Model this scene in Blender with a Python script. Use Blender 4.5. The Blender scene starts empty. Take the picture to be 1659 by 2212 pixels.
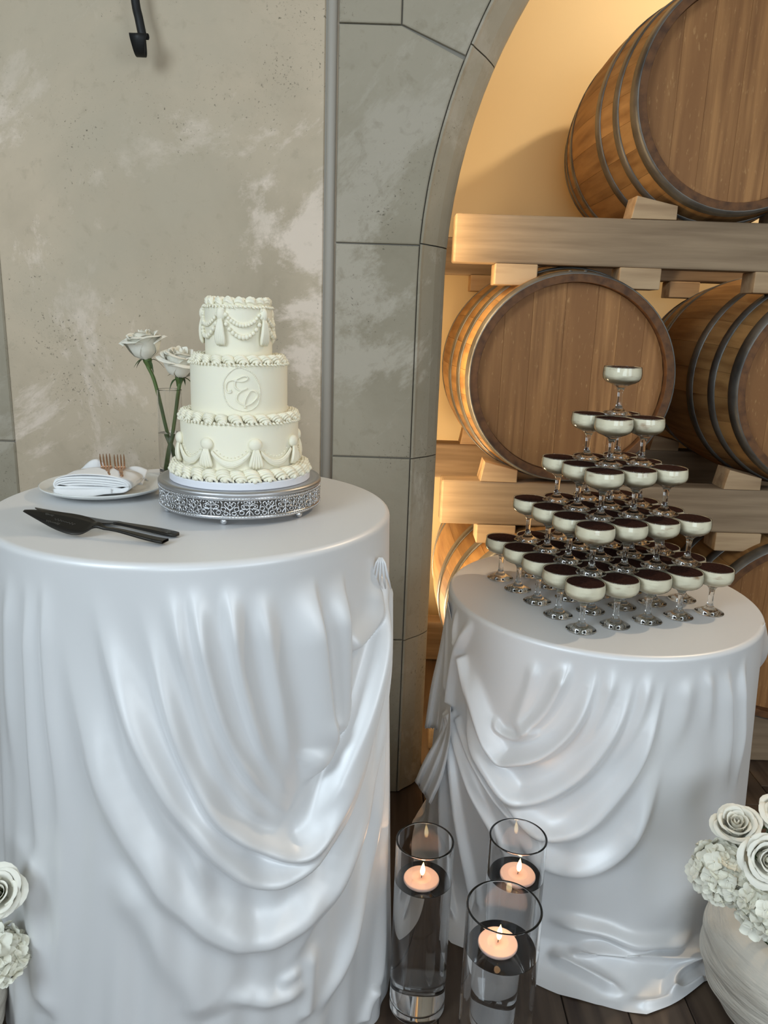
import bpy, bmesh, math, random
import numpy as np
from mathutils import Vector, Matrix
random.seed(7); rng = np.random.default_rng(7)
scene = bpy.context.scene
C = scene.collection
PI = math.pi

# ------------------------------------------------------------------ camera
FPX, PITCH, ROLL, CAMH = 1690.0, 0.2493, 0.033, 1.449
_r = np.array([1., 0, 0]); _u = np.array([0, math.sin(PITCH), math.cos(PITCH)]); _f = np.array([0, math.cos(PITCH), -math.sin(PITCH)])
_r2 = _r*math.cos(ROLL) + _u*math.sin(ROLL); _u2 = -_r*math.sin(ROLL) + _u*math.cos(ROLL)
CAMP = np.array([0, 0, CAMH])
cd = bpy.data.cameras.new('camera'); cam = bpy.data.objects.new('camera', cd); C.objects.link(cam)
cd.sensor_fit = 'VERTICAL'; cd.sensor_height = 24.0; cd.lens = 24.0*FPX/2212.0
cam.matrix_world = Matrix(((_r2[0], _u2[0], -_f[0], 0), (_r2[1], _u2[1], -_f[1], 0), (_r2[2], _u2[2], -_f[2], CAMH), (0, 0, 0, 1)))
cd.clip_start = 0.05
scene.camera = cam

# ------------------------------------------------------------------ light
w = bpy.data.worlds.new('world'); scene.world = w; w.use_nodes = True
w.node_tree.nodes['Background'].inputs[0].default_value = (1.0, 0.96, 0.90, 1)
w.node_tree.nodes['Background'].inputs[1].default_value = 0.16

def area(name, loc, target, sx, sy, power, col):
    l = bpy.data.lights.new(name, 'AREA'); l.shape = 'RECTANGLE'; l.size = sx; l.size_y = sy; l.energy = power; l.color = col
    o = bpy.data.objects.new(name, l); C.objects.link(o); o.location = loc
    o.rotation_euler = (Vector(target) - Vector(loc)).to_track_quat('-Z', 'Y').to_euler()
    return o
area('window_daylight', (0.3, -3.6, 1.75), (0.2, 2, 1.0), 2.2, 1.6, 55, (0.77, 0.90, 1.0))
area('left_window_daylight', (-2.2, -1.3, 2.75), (-.2, 1.6, .9), 1.3, 1.5, 60, (0.75, 0.89, 1.0))
area('right_window_daylight', (2.5, -1.6, 1.9), (.4, 1.8, .9), 1.3, 1.6, 34, (0.82, 0.92, 1.0))
area('alcove_strip_light', (0.10, 2.322, 1.05), (0.9, 2.60, 1.05), 0.025, 1.8, 6.5, (1.0, 0.72, 0.38))
area('alcove_downlight', (2.0, 2.50, 3.2), (0.5, 3.3, 1.9), 0.12, 0.12, 30, (1.0, 0.78, 0.52))
area('alcove_uplight', (-0.12, 2.85, 0.35), (0.5, 3.0, 1.6), 0.25, 0.25, 9, (1.0, 0.74, 0.44))
for k in range(5):
    l = bpy.data.lights.new('ceiling_spot', 'POINT'); l.energy = 3.2; l.color = (1.0, 0.90, 0.78); l.shadow_soft_size = 0.05
    o = bpy.data.objects.new('ceiling_spot', l); C.objects.link(o); o.location = (-1.4 + 0.95*k, -0.3, 3.2)

vs = scene.view_settings
vs.view_transform = 'Standard'; vs.look = 'None'; vs.gamma = 1.0; vs.use_curve_mapping = False; vs.exposure = 0.07
scene.cycles.max_bounces = 14; scene.cycles.transmission_bounces = 14; scene.cycles.transparent_max_bounces = 24
scene.cycles.glossy_bounces = 6; scene.cycles.diffuse_bounces = 4; scene.cycles.sample_clamp_indirect = 4.0

# ------------------------------------------------------------------ geometry helpers
def ray(px, py): return _f + (px-829.5)/FPX*_r2 - (py-1106)/FPX*_u2
def onY(px, py, Y):
    d = ray(px, py); return CAMP + d*(Y/d[1])
def onZ(px, py, z):
    d = ray(px, py); return CAMP + d*((z-CAMH)/d[2])
def project(P):
    v = np.asarray(P, float) - CAMP; z = v@_f
    return np.stack([829.5 + FPX*(v@_r2)/z, 1106 - FPX*(v@_u2)/z], -1)
def hit_cyl(px, py, cx, cy, R):
    d = ray(px, py); a = d[0]**2 + d[1]**2; b = -2*(d[0]*cx + d[1]*cy); c = cx*cx + cy*cy - R*R
    disc = max(b*b - 4*a*c, 0.0); t = (-b - math.sqrt(disc))/(2*a); P = CAMP + d*t
    return math.atan2(P[0]-cx, -(P[1]-cy)), P[2]

def mk(name, verts, faces, mat=None, parent=None, smooth=True, world=False, mats=None, midx=None):
    V = np.asarray(verts, dtype=float)
    if world and parent is not None: V = V - np.array(parent.location)
    me = bpy.data.meshes.new(name); me.from_pydata(V.tolist(), [], [list(map(int, f)) for f in faces]); me.update()
    if smooth: me.polygons.foreach_set('use_smooth', [True]*len(me.polygons))
    if mat is not None: me.materials.append(mat)
    o = bpy.data.objects.new(name, me); C.objects.link(o)
    if parent is not None: o.parent = parent
    return o
def inst(src, parent, loc=(0, 0, 0), rot=(0, 0, 0), scale=(1, 1, 1), name=None):
    o = bpy.data.objects.new(name or src.data.name.split('.')[0], src.data if hasattr(src, 'data') else src); C.objects.link(o)
    o.parent = parent; o.location = loc; o.rotation_euler = rot; o.scale = scale
    return o
def instm(me, name, parent, M=None):
    o = bpy.data.objects.new(name, me); C.objects.link(o); o.parent = parent
    if M is not None: o.matrix_local = M
    return o
def meshonly(name, verts, faces, mat, smooth=True):
    me = bpy.data.meshes.new(name); me.from_pydata([tuple(map(float, v)) for v in verts], [], [list(map(int, f)) for f in faces]); me.update()
    if smooth: me.polygons.foreach_set('use_smooth', [True]*len(me.polygons))
    me.materials.append(mat); return me
def thing(name, label, cat, loc=(0, 0, 0), rotz=0, group=None):
    o = bpy.data.objects.new(name, None); C.objects.link(o); o.location = loc; o.rotation_euler = (0, 0, rotz)
    o.empty_display_size = 0.05; o['label'] = label; o['category'] = cat
    if group: o['group'] = group
    return o
def tag(o, label, cat, group=None):
    o['label'] = label; o['category'] = cat
    if group: o['group'] = group
    return o
def struct(o): o['kind'] = 'structure'; return o

class MB:
    """collects shapes into one mesh"""
    def __init__(s): s.v = []; s.f = []
    def add(s, vf):
        n = len(s.v); s.v.extend([tuple(map(float, p)) for p in vf[0]]); s.f.extend([[i+n for i in q] for q in vf[1]]); return s
    def build(s, name, mat, parent=None, smooth=True, world=False): return mk(name, s.v, s.f, mat, parent, smooth, world)
    def mesh(s, name, mat, smooth=True): return meshonly(name, s.v, s.f, mat, smooth)

def support(prof, d=.0012):
    """adds rings close to the ends of long runs so that smooth shading stays true there"""
    out = [tuple(prof[0])]
    for a, b in zip(prof[:-1], prof[1:]):
        L = math.hypot(b[0]-a[0], b[1]-a[1])
        if L > .008:
            for t in (d/L, .5, 1-d/L): out.append((a[0]+(b[0]-a[0])*t, a[1]+(b[1]-a[1])*t))
        out.append(tuple(b))
    return out
def lathe(prof, seg=48, closed=False):
    prof = support(prof)
    V = []; F = []; rows = []
    for r, z in prof:
        if r < 1e-6: rows.append([len(V)]); V.append((0, 0, z))
        else:
            rows.append(list(range(len(V), len(V)+seg)))
            V += [(r*math.cos(2*PI*k/seg), r*math.sin(2*PI*k/seg), z) for k in range(seg)]
    pairs = list(zip(rows[:-1], rows[1:]))
    if closed: pairs.append((rows[-1], rows[0]))
    for A, B in pairs:
        for k in range(seg):
            k2 = (k+1) % seg
            if len(A) == 1 and len(B) == 1: continue
            if len(A) == 1: F.append([A[0], B[k2], B[k]])
            elif len(B) == 1: F.append([A[k], A[k2], B[0]])
            else: F.append([A[k], A[k2], B[k2], B[k]])
    return V, F
def tube(pts, rad, seg=8, closed=False, caps=True, flat=1.0, up=None):
    P = [np.asarray(p, float) for p in pts]; n = len(P); V = []; F = []
    rr = rad if hasattr(rad, '__len__') else [rad]*n
    prev = None
    for i in range(n):
        if closed: t = P[(i+1) % n] - P[i-1]
        else: t = P[min(i+1, n-1)] - P[max(i-1, 0)]
        t = t/(np.linalg.norm(t)+1e-12)
        if up is not None: a = np.asarray(up(P[i]) if callable(up) else up, float)
        elif prev is None: a = np.array([0, 0, 1.]) if abs(t[2]) < .9 else np.array([1., 0, 0])
        else: a = prev
        a = a - t*(a@t); a = a/(np.linalg.norm(a)+1e-12); b = np.cross(t, a); prev = a
        for k in range(seg):
            an = 2*PI*k/seg; V.append(P[i] + rr[i]*(math.cos(an)*a*flat + math.sin(an)*b))
    m = n if closed else n-1
    for i in range(m):
        j = (i+1) % n
        for k in range(seg): F.append([i*seg+k, i*seg+(k+1) % seg, j*seg+(k+1) % seg, j*seg+k])
    if caps and not closed:
        F.append(list(range(seg))[::-1]); F.append([(n-1)*seg+k for k in range(seg)])
    return V, F
def sphere(c, r, nu=10, nv=6, sc=(1, 1, 1)):
    prof = [(r*math.sin(PI*i/nv), -r*math.cos(PI*i/nv)) for i in range(nv+1)]
    V, F = lathe(prof, nu)
    return [(c[0]+v[0]*sc[0], c[1]+v[1]*sc[1], c[2]+v[2]*sc[2]) for v in V], F
def xform(vf, M):
    M = Matrix(M) if not isinstance(M, Matrix) else M
    return [tuple(M @ Vector(v)) for v in vf[0]], vf[1]
def box(x0, x1, y0, y1, z0, z1, bev=0.0, segs=2):
    bm = bmesh.new(); bmesh.ops.create_cube(bm, size=1.0)
    for v in bm.verts: v.co = Vector(((x0+x1)/2 + v.co.x*(x1-x0), (y0+y1)/2 + v.co.y*(y1-y0), (z0+z1)/2 + v.co.z*(z1-z0)))
    if bev > 0: bmesh.ops.bevel(bm, geom=bm.edges[:], offset=bev, segments=segs, affect='EDGES', profile=0.5)
    V = [tuple(v.co) for v in bm.verts]; bm.verts.index_update(); F = [[v.index for v in f.verts] for f in bm.faces]; bm.free()
    return V, F
def prism(poly, y0, y1, bev=0.0):
    """polygon in XZ extruded from y0 (front) to y1 with a bevelled front edge"""
    bm = bmesh.new(); vs_ = [bm.verts.new((x, y0, z)) for x, z in poly]; f = bm.faces.new(vs_)
    r = bmesh.ops.extrude_face_region(bm, geom=[f]); ev = [e for e in r['geom'] if isinstance(e, bmesh.types.BMVert)]
    for v in ev: v.co.y = y1
    bmesh.ops.recalc_face_normals(bm, faces=bm.faces[:])
    if bev > 0:
        ed = [e for e in bm.edges if all(abs(v.co.y-y0) < 1e-6 for v in e.verts)]
        bmesh.ops.bevel(bm, geom=ed, offset=bev, segments=2, affect='EDGES', profile=0.5)
    bm.verts.index_update(); V = [tuple(v.co) for v in bm.verts]; F = [[v.index for v in f.verts] for f in bm.faces]; bm.free()
    return V, F
def catmull(P, n):
    P = np.asarray(P, float)
    if len(P) < 3: return np.array([P[0] + (P[-1]-P[0])*t for t in np.linspace(0, 1, n)])
    Q = np.vstack([2*P[0]-P[1], P, 2*P[-1]-P[-2]]); out = []
    m = len(P)-1
    for t in np.linspace(0, m-1e-9, n):
        i = int(t); u = t-i; p0, p1, p2, p3 = Q[i], Q[i+1], Q[i+2], Q[i+3]
        out.append(0.5*((2*p1) + (-p0+p2)*u + (2*p0-5*p1+4*p2-p3)*u*u + (-p0+3*p1-3*p2+p3)*u**3))
    return np.array(out)
def sst(a, b, x):
    t = np.clip((x-a)/(b-a), 0, 1); return t*t*(3-2*t)

# ------------------------------------------------------------------ materials
def srgb(r, g, b):
    return tuple(((c/255)/12.92 if c/255 <= .04045 else ((c/255+.055)/1.055)**2.4) for c in (r, g, b))
def pmat(name, col, rough=.5, metal=0.0, distort=0.0, var=None, bump=None, spec=.5, trans=0.0, ior=1.45, sheen=0.0, sss=0.0, coat=0.0, objrand=0.0, aniso=0.0):
    """var=(scale xyz, colour2, low, high[, detail]); bump=(scale xyz, strength, distance[, detail])"""
    m = bpy.data.materials.new(name); m.use_nodes = True; nt = m.node_tree; b = nt.nodes['Principled BSDF']
    b.inputs['Base Color'].default_value = (*col, 1); b.inputs['Roughness'].default_value = rough; b.inputs['Metallic'].default_value = metal
    b.inputs['Specular IOR Level'].default_value = spec; b.inputs['Transmission Weight'].default_value = trans; b.inputs['IOR'].default_value = ior
    b.inputs['Sheen Weight'].default_value = sheen; b.inputs['Coat Weight'].default_value = coat
    if sss: b.inputs['Subsurface Weight'].default_value = sss; b.inputs['Subsurface Radius'].default_value = (.01, .008, .005); b.inputs['Subsurface Scale'].default_value = 0.15
    if aniso: b.inputs['Anisotropic'].default_value = aniso
    tc = nt.nodes.new('ShaderNodeTexCoord')
    def noise(scale, detail=4.0, off=(0, 0, 0), rot=0.0, rg=None):
        mp = nt.nodes.new('ShaderNodeMapping'); mp.inputs['Scale'].default_value = scale; mp.inputs['Location'].default_value = off; mp.inputs['Rotation'].default_value = (0, rot, 0)
        mp.vector_type = 'TEXTURE' if rot else 'POINT'
        if rot: mp.inputs['Scale'].default_value = tuple(1/s for s in scale)
        nt.links.new(tc.outputs['Object'], mp.inputs['Vector'])
        if objrand:
            oi = nt.nodes.new('ShaderNodeObjectInfo'); mm = nt.nodes.new('ShaderNodeMath'); mm.operation = 'MULTIPLY'; mm.inputs[1].default_value = 37.0
            nt.links.new(oi.outputs['Random'], mm.inputs[0]); va = nt.nodes.new('ShaderNodeVectorMath'); va.operation = 'ADD'
            nt.links.new(mp.outputs[0], va.inputs[0]); nt.links.new(mm.outputs[0], va.inputs[1]); src = va.outputs[0]
        else: src = mp.outputs[0]
        n = nt.nodes.new('ShaderNodeTexNoise'); n.inputs['Scale'].default_value = 1.0; n.inputs['Detail'].default_value = detail; n.inputs['Distortion'].default_value = distort; n.inputs['Roughness'].default_value = .62 if distort else .5
        nt.links.new(src, n.inputs['Vector'])
        if rg: n.inputs['Roughness'].default_value = rg
        return n
    cur = None
    vl = var if isinstance(var, list) else ([var] if var else [])
    for k, v in enumerate(vl):
        n = noise(v[0], v[4] if len(v) > 4 else 5.0, (3.1*k, 1.7*k, .3*k), v[5] if len(v) > 5 else 0.0, v[6] if len(v) > 6 else None); mr = nt.nodes.new('ShaderNodeMapRange'); mr.inputs[1].default_value = v[2]; mr.inputs[2].default_value = v[3]
        nt.links.new(n.outputs['Fac'], mr.inputs[0]); mx = nt.nodes.new('ShaderNodeMix'); mx.data_type = 'RGBA'
        nt.links.new(mr.outputs[0], mx.inputs[0])
        if cur is None: mx.inputs[6].default_value = (*col, 1)
        else: nt.links.new(cur, mx.inputs[6])
        mx.inputs[7].default_value = (*v[1], 1); cur = mx.outputs[2]
    if objrand:
        oi = nt.nodes.new('ShaderNodeObjectInfo'); mr = nt.nodes.new('ShaderNodeMapRange'); mr.inputs[3].default_value = 1-objrand; mr.inputs[4].default_value = 1+objrand
        nt.links.new(oi.outputs['Random'], mr.inputs[0]); vm = nt.nodes.new('ShaderNodeVectorMath'); vm.operation = 'SCALE'
        if cur is None: vm.inputs[0].default_value = col
        else: nt.links.new(cur, vm.inputs[0])
        nt.links.new(mr.outputs[0], vm.inputs[3]); cur = vm.outputs[0]
    if cur is not None: nt.links.new(cur, b.inputs['Base Color'])
    if bump:
        bl = bump if isinstance(bump, list) else [bump]; last = None
        for v in bl:
            n = noise(v[0], v[3] if len(v) > 3 else 4.0); bp = nt.nodes.new('ShaderNodeBump'); bp.inputs['Strength'].default_value = v[1]; bp.inputs['Distance'].default_value = v[2]
            nt.links.new(n.outputs['Fac'], bp.inputs['Height'])
            if last is not None: nt.links.new(last, bp.inputs['Normal'])
            last = bp.outputs[0]
        nt.links.new(last, b.inputs['Normal'])
    return m

def plaster_mat(name, base, light, dark, cool, pits=True):
    m = pmat(name, base, .88, distort=.35, var=[((1.3, 1.3, 1.0), dark, .44, .66, 7.0), ((1.5, 2.0, 2.7), light, .54, .60, 15.0, -.65, .70), ((2.9, 3.0, 1.5), light, .58, .64, 15.0, -.25, .72), ((1.0, 1.0, 1.0), cool, .52, .70, 8.0), ((26, 26, 26), dark, .58, .9, 3.0)],
             bump=[((3.2, 3.2, 2.2), .25, .006, 9.0), ((90, 90, 90), .18, .002, 4.0)], spec=.25)
    if pits:
        nt = m.node_tree; b = nt.nodes['Principled BSDF']; tc = nt.nodes.new('ShaderNodeTexCoord')
        n = nt.nodes.new('ShaderNodeTexNoise'); n.inputs['Scale'].default_value = 130; n.inputs['Detail'].default_value = 3; n.inputs['Roughness'].default_value = .7
        nt.links.new(tc.outputs['Object'], n.inputs['Vector'])
        n2 = nt.nodes.new('ShaderNodeTexNoise'); n2.inputs['Scale'].default_value = 4; nt.links.new(tc.outputs['Object'], n2.inputs['Vector'])
        ad = nt.nodes.new('ShaderNodeMath'); ad.operation = 'MULTIPLY_ADD'; ad.inputs[1].default_value = .35; nt.links.new(n2.outputs['Fac'], ad.inputs[0]); nt.links.new(n.outputs['Fac'], ad.inputs[2])
        mr = nt.nodes.new('ShaderNodeMapRange'); mr.inputs[1].default_value = .84; mr.inputs[2].default_value = .96; nt.links.new(ad.outputs[0], mr.inputs[0])
        mx = nt.nodes.new('ShaderNodeMix'); mx.data_type = 'RGBA'; mx.inputs[7].default_value = (dark[0]*.35, dark[1]*.35, dark[2]*.35, 1)
        old = b.inputs['Base Color'].links[0].from_socket; nt.links.new(old, mx.inputs[6]); nt.links.new(mr.outputs[0], mx.inputs[0]); nt.links.new(mx.outputs[2], b.inputs['Base Color'])
    return m

M_plaster = plaster_mat('grey_plaster', srgb(202, 185, 161), srgb(226, 209, 191), srgb(172, 158, 136), srgb(186, 174, 153))
M_stone = plaster_mat('cast_stone', srgb(166, 157, 139), srgb(176, 167, 151), srgb(144, 135, 116), srgb(154, 146, 127))
M_mortar = pmat('mortar', srgb(140, 135, 125), .95)
M_trim = pmat('painted_trim', srgb(168, 161, 150), .5)
M_alcove = pmat('alcove_paint', srgb(236, 212, 165), .8, bump=((60, 60, 60), .05, .002))
M_ceiling = pmat('ceiling_paint', (.72, .71, .68), .9)
M_roomwall = pmat('room_wall_paint', (.55, .53, .48), .9)
M_floor = pmat('dark_oak_floor', srgb(98, 82, 68), .5, var=[((26, 2.2, 10), srgb(58, 44, 37), .38, .7, 6.0)], bump=((60, 4, 30), .12, .002), objrand=.22, spec=.4)
M_gap = pmat('floor_gap', (.012, .009, .007), .9)
M_beam = pmat('rack_timber', srgb(160, 138, 112), .75, var=[((2.5, 30, 38), srgb(128, 108, 86), .35, .72, 6.0)], bump=((4, 60, 80), .2, .003), spec=.3)
M_block = pmat('cradle_timber', srgb(188, 160, 126), .75, var=[((3, 40, 34), srgb(158, 130, 100), .4, .7, 5.0)], bump=((5, 60, 80), .15, .002), objrand=.08, spec=.3)
M_stave = pmat('oak_stave', srgb(160, 122, 76), .62, var=[((30, 3, 30), srgb(116, 80, 44), .38, .72, 6.0)], bump=((60, 6, 60), .12, .002), objrand=.16, spec=.35)
M_head = pmat('oak_head', srgb(174, 125, 76), .6, var=[((60, 10, 3.0), srgb(128, 86, 49), .35, .7, 8.0), ((10, 10, 1.2), srgb(140, 96, 56), .4, .65, 3.0), ((150, 20, 40), srgb(186, 142, 92), .62, .80, 3.0)], bump=((90, 20, 10), .12, .002), objrand=.05, spec=.35)
M_chime = pmat('oak_chime', srgb(112, 74, 42), .7, var=[((40, 40, 40), srgb(78, 50, 30), .4, .7)], objrand=.1)
M_hoop = pmat('galvanised_hoop', srgb(118, 115, 110), .42, .5, var=[((9, 9, 9), srgb(72, 70, 68), .4, .7)])
M_satin = pmat('white_satin', (.80, .80, .805), .42, metal=.17, spec=.6, sheen=.0, bump=((260, 260, 260), .03, .001))
M_iron = pmat('black_iron', (.012, .012, .012), .5, .3, bump=((60, 60, 60), .2, .002))
M_cream = pmat('buttercream', (.91, .865, .70), .5, bump=((40, 40, 40), .04, .002), sss=.12, spec=.35)
M_board = pmat('cake_board_white', (.80, .81, .86), .45)
M_silver = pmat('brushed_silver', (.62, .63, .65), .26, 1.0)
M_silver2 = pmat('satin_silver', (.50, .50, .51), .42, 1.0)
M_rose = pmat('ivory_petal', (.90, .87, .76), .55, sss=.05, sheen=.1, spec=.3)
M_hyd = pmat('white_hydrangea_petal', (.90, .88, .76), .6, spec=.25, objrand=.07)
M_green = pmat('rose_stem', (.085, .14, .035), .5, var=((30, 30, 12), (.13, .19, .06), .4, .7))
M_sepal = pmat('sepal_green', (.05, .085, .028), .6)
M_china = pmat('white_china', (.74, .75, .73), .18, coat=.4)
M_linen = pmat('white_linen', (.80, .80, .80), .85, sheen=.3, bump=((500, 500, 500), .15, .0006))
M_copper = pmat('rose_gold_metal', (.62, .36, .22), .22, 1.0)
M_black = pmat('black_steel', (.035, .032, .028), .34, .75)
M_engrave = pmat('engraved_mark', (.20, .19, .17), .4, .6)
M_glass = pmat('clear_glass', (1, 1, 1), 0.0, trans=1.0, ior=1.47)
M_cutglass = pmat('pressed_glass', (.97, .98, .98), 0.02, trans=1.0, ior=1.5)
def thin_glass(name):
    m = bpy.data.materials.new(name); m.use_nodes = True; nt = m.node_tree; nt.nodes.clear()
    out = nt.nodes.new('ShaderNodeOutputMaterial'); mx = nt.nodes.new('ShaderNodeMixShader'); tr = nt.nodes.new('ShaderNodeBsdfTransparent'); gl = nt.nodes.new('ShaderNodeBsdfGlossy')
    fr = nt.nodes.new('ShaderNodeFresnel'); fr.inputs[0].default_value = 1.5; tr.inputs[0].default_value = (.97, .975, .97, 1); gl.inputs['Roughness'].default_value = .03
    nt.links.new(fr.outputs[0], mx.inputs[0]); nt.links.new(tr.outputs[0], mx.inputs[1]); nt.links.new(gl.outputs[0], mx.inputs[2]); nt.links.new(mx.outputs[0], out.inputs[0]); return m
M_thin = thin_glass('thin_bowl_glass')
M_water = pmat('water', (1, 1, 1), 0.0, trans=1.0, ior=1.33)
M_filling = pmat('tiramisu_cream', (.96, .89, .70), .5, var=[((26, 26, 70), (.50, .31, .17), .60, .82, 4.0)], bump=((40, 40, 80), .5, .004), objrand=.03)
M_cocoa = pmat('cocoa_powder', (.022, .008, .006), .95, var=((240, 240, 240), (.042, .016, .010), .4, .7), bump=((400, 400, 400), .6, .001), spec=.1)
M_pot = pmat('ivory_stone_pot', (.62, .57, .49), .85, var=[((8, 8, 22), (.48, .43, .36), .45, .75, 6.0)], bump=[((5, 5, 40), .8, .02, 5.0), ((90, 90, 90), .25, .002)])
M_wax = pmat('candle_wax', (.90, .66, .58), .45, sss=.4)
M_wick = pmat('wick', (.02, .015, .01), .9)
M_foam = pmat('floral_foam', (.03, .05, .02), .9)

def flame_mat():
    m = bpy.data.materials.new('flame'); m.use_nodes = True; nt = m.node_tree; nt.nodes.clear()
    out = nt.nodes.new('ShaderNodeOutputMaterial'); em = nt.nodes.new('ShaderNodeEmission'); tc = nt.nodes.new('ShaderNodeTexCoord')
    sp = nt.nodes.new('ShaderNodeSeparateXYZ'); cr = nt.nodes.new('ShaderNodeValToRGB')
    nt.links.new(tc.outputs['Generated'], sp.inputs[0]); nt.links.new(sp.outputs[2], cr.inputs[0])
    cr.color_ramp.elements[0].color = (1.0, .42, .10, 1); cr.color_ramp.elements[1].color = (1.0, .62, .22, 1)
    e = cr.color_ramp.elements.new(.45); e.color = (1.0, .82, .50, 1)
    nt.links.new(cr.outputs[0], em.inputs[0]); em.inputs[1].default_value = 7.0; nt.links.new(em.outputs[0], out.inputs[0]); return m
M_flame = flame_mat()
# ------------------------------------------------------------------ setting
WY = 2.150                                   # front face of the stone surround
OX, ZS, AR = 0.145, 1.54, 1.42               # alcove opening: left jamb, spring line, radius
OCX = OX + AR
fl = struct(mk('floor', *box(-3.3, 3.7, -5.0, 3.45, -.10, -.004), M_gap, smooth=False))
PW = 0.138
for i in range(int(7.0/PW)):
    x0 = -3.3 + i*PW; y = -0.2 - random.random()*1.2
    while y < 3.43:
        L = 1.1 + random.random()*0.8; y1 = min(y+L, 3.44); yy = max(y, -.2)
        if y1 - yy > .05:
            o = mk('plank', *box(x0+.0012, x0+PW-.0012, yy+.001, y1-.001, -.02, 0.0, .0015, 1), M_floor, fl, smooth=False)
        y += L
struct(mk('ceiling', *box(-3.3, 3.7, -5.0, 3.45, 3.6, 3.7), M_ceiling, smooth=False))
struct(mk('wall_left', *box(-3.5, -3.3, -5.0, 2.4, 0, 3.6), M_roomwall, smooth=False))
struct(mk('wall_right', *box(3.7, 3.9, -5.0, 3.45, 0, 3.6), M_roomwall, smooth=False))
# alcove shell
struct(mk('wall_alcove', *MB().add(box(-.55, 3.7, 3.40, 3.5, 0, 3.6)).add(box(-.65, -.55, 2.32, 3.5, 0, 3.6)).__dict__.values(), M_alcove, smooth=False))
# plaster wall with its trim
struct(mk('wall_back', *box(-1.0395, -.182, 2.163, 2.40, 0, 3.6, .004, 1), M_plaster, smooth=False))
tb = MB(); tb.add(tube([(-.166, 2.160, 0), (-.166, 2.160, 3.6)], .0125, 14)).add(box(-.182, -.150, 2.160, 2.30, 0, 3.6))
struct(tb.build('trim_1', M_trim))

def edge_pt(t):
    """t: arc length from the floor on the left jamb; returns point and outward normal (into the wall)"""
    if t <= ZS: return (OX, t), (-1.0, 0.0)
    a = (t-ZS)/AR
    if a <= PI: return (OCX - AR*math.cos(a), ZS + AR*math.sin(a)), (-math.cos(a), math.sin(a))
    return (OX+2*AR, ZS - (t-ZS-PI*AR)), (1.0, 0.0)
def off_pt(t, d):
    p, n = edge_pt(t); return (p[0]+n[0]*d, p[1]+n[1]*d)
TMAX = 2*ZS + PI*AR
DF = .078
# recessed backing wall that carries the stones
ts = [i*TMAX/90 for i in range(91)]
V = []; F = []
def outer(t):
    p, n = edge_pt(t)
    if t <= ZS: return (-.15, p[1])
    if t >= TMAX-ZS: return (3.28, p[1])
    k = min((3.6-p[1])/max(n[1], 1e-6), (p[0]+.15)/max(-n[0], 1e-6) if n[0] < 0 else 1e9, (3.28-p[0])/max(n[0], 1e-6) if n[0] > 0 else 1e9)
    return (p[0]+n[0]*k, p[1]+n[1]*k)
for t in ts:
    a = off_pt(t, .012); b = outer(t)
    V += [(a[0], WY+.085, a[1]), (b[0], WY+.010, b[1]), (a[0], WY+.15, a[1]), (b[0], WY+.15, b[1]), (off_pt(t, DF)[0], WY+.010, off_pt(t, DF)[1])]
for i in range(90):
    a = 5*i; b = 5*(i+1)
    F += [[a+4, b+4, b+1, a+1], [a, b, b+4, a+4], [a+2, a+3, b+3, b+2], [a, a+2, b+2, b]]
wa = struct(mk('wall_arch', V, F, M_mortar, smooth=False))
z1 = onY(860, 1383, WY)[2]; z2 = onY(800, 988, WY)[2]; z3 = onY(815, 527, WY)[2]; zA = onY(800, 51, WY)[2]
X1 = onY(868, 51, WY)[0]; P2 = onY(1003, 122, WY)
aP2 = math.atan2(P2[2]-ZS, OCX-P2[0]); tP2 = ZS + AR*aP2
g = .0016
XL = -.149
def arcpts(ta, tb_, n=14): return [off_pt(ta + (tb_-ta)*k/n, DF) for k in range(n+1)]
def tz(z):
    if z <= ZS: return z
    return ZS + AR*math.asin((z-ZS)/(AR+DF))
zsl = [0.0, z1, z2, z3]
faces_poly = []
for a, b in zip(zsl[:-1], zsl[1:]): faces_poly.append([(XL, a+g), (off_pt(tz(a+g), DF)[0], a+g)] + arcpts(tz(a+g), tz(b-g), 5)[1:] + [(XL, b-g)])
p2 = off_pt(tP2, DF)
faces_poly.append([(XL, z3+g), (off_pt(tz(z3+g), DF)[0], z3+g)] + arcpts(tz(z3+g), tP2-.006, 12)[1:] + [(X1, zA-g), (XL, zA-g)])
faces_poly.append([(XL, zA+g), (X1-g, zA+g), (X1-g, 3.58), (XL, 3.58)])
tP3 = ZS + AR*(aP2+.48); p3 = off_pt(tP3, DF); n3 = edge_pt(tP3)[1]; k3 = (3.58-p3[1])/n3[1]
faces_poly.append([(X1+g, zA+g)] + arcpts(tP2+.004, tP3-.003, 12) + [(p3[0]+n3[0]*k3-g, 3.58), (X1+g, 3.58)])
tq = tP3
for q in range(4):
    tn = tq + AR*(PI-2*(aP2+.48))/4; pa, na = off_pt(tq, DF), edge_pt(tq)[1]; pb, nb = off_pt(tn, DF), edge_pt(tn)[1]
    ka = (3.58-pa[1])/na[1]; kb = (3.58-pb[1])/nb[1]
    faces_poly.append(arcpts(tq+.003, tn-.003, 8) + [(pb[0]+nb[0]*kb-g, 3.58), (pa[0]+na[0]*ka+g, 3.58)]); tq = tn
mir = lambda poly: [(2*OCX - x, z) for x, z in poly][::-1]
for poly in list(faces_poly[:6]): faces_poly.append(mir(poly))
for poly in faces_poly:
    cl = [poly[0]]
    for p in poly[1:]:
        if math.hypot(p[0]-cl[-1][0], p[1]-cl[-1][1]) > .002: cl.append(p)
    mk('stone_block', *prism(cl, WY, WY+.06, .004), M_stone, wa, smooth=False)
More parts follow.
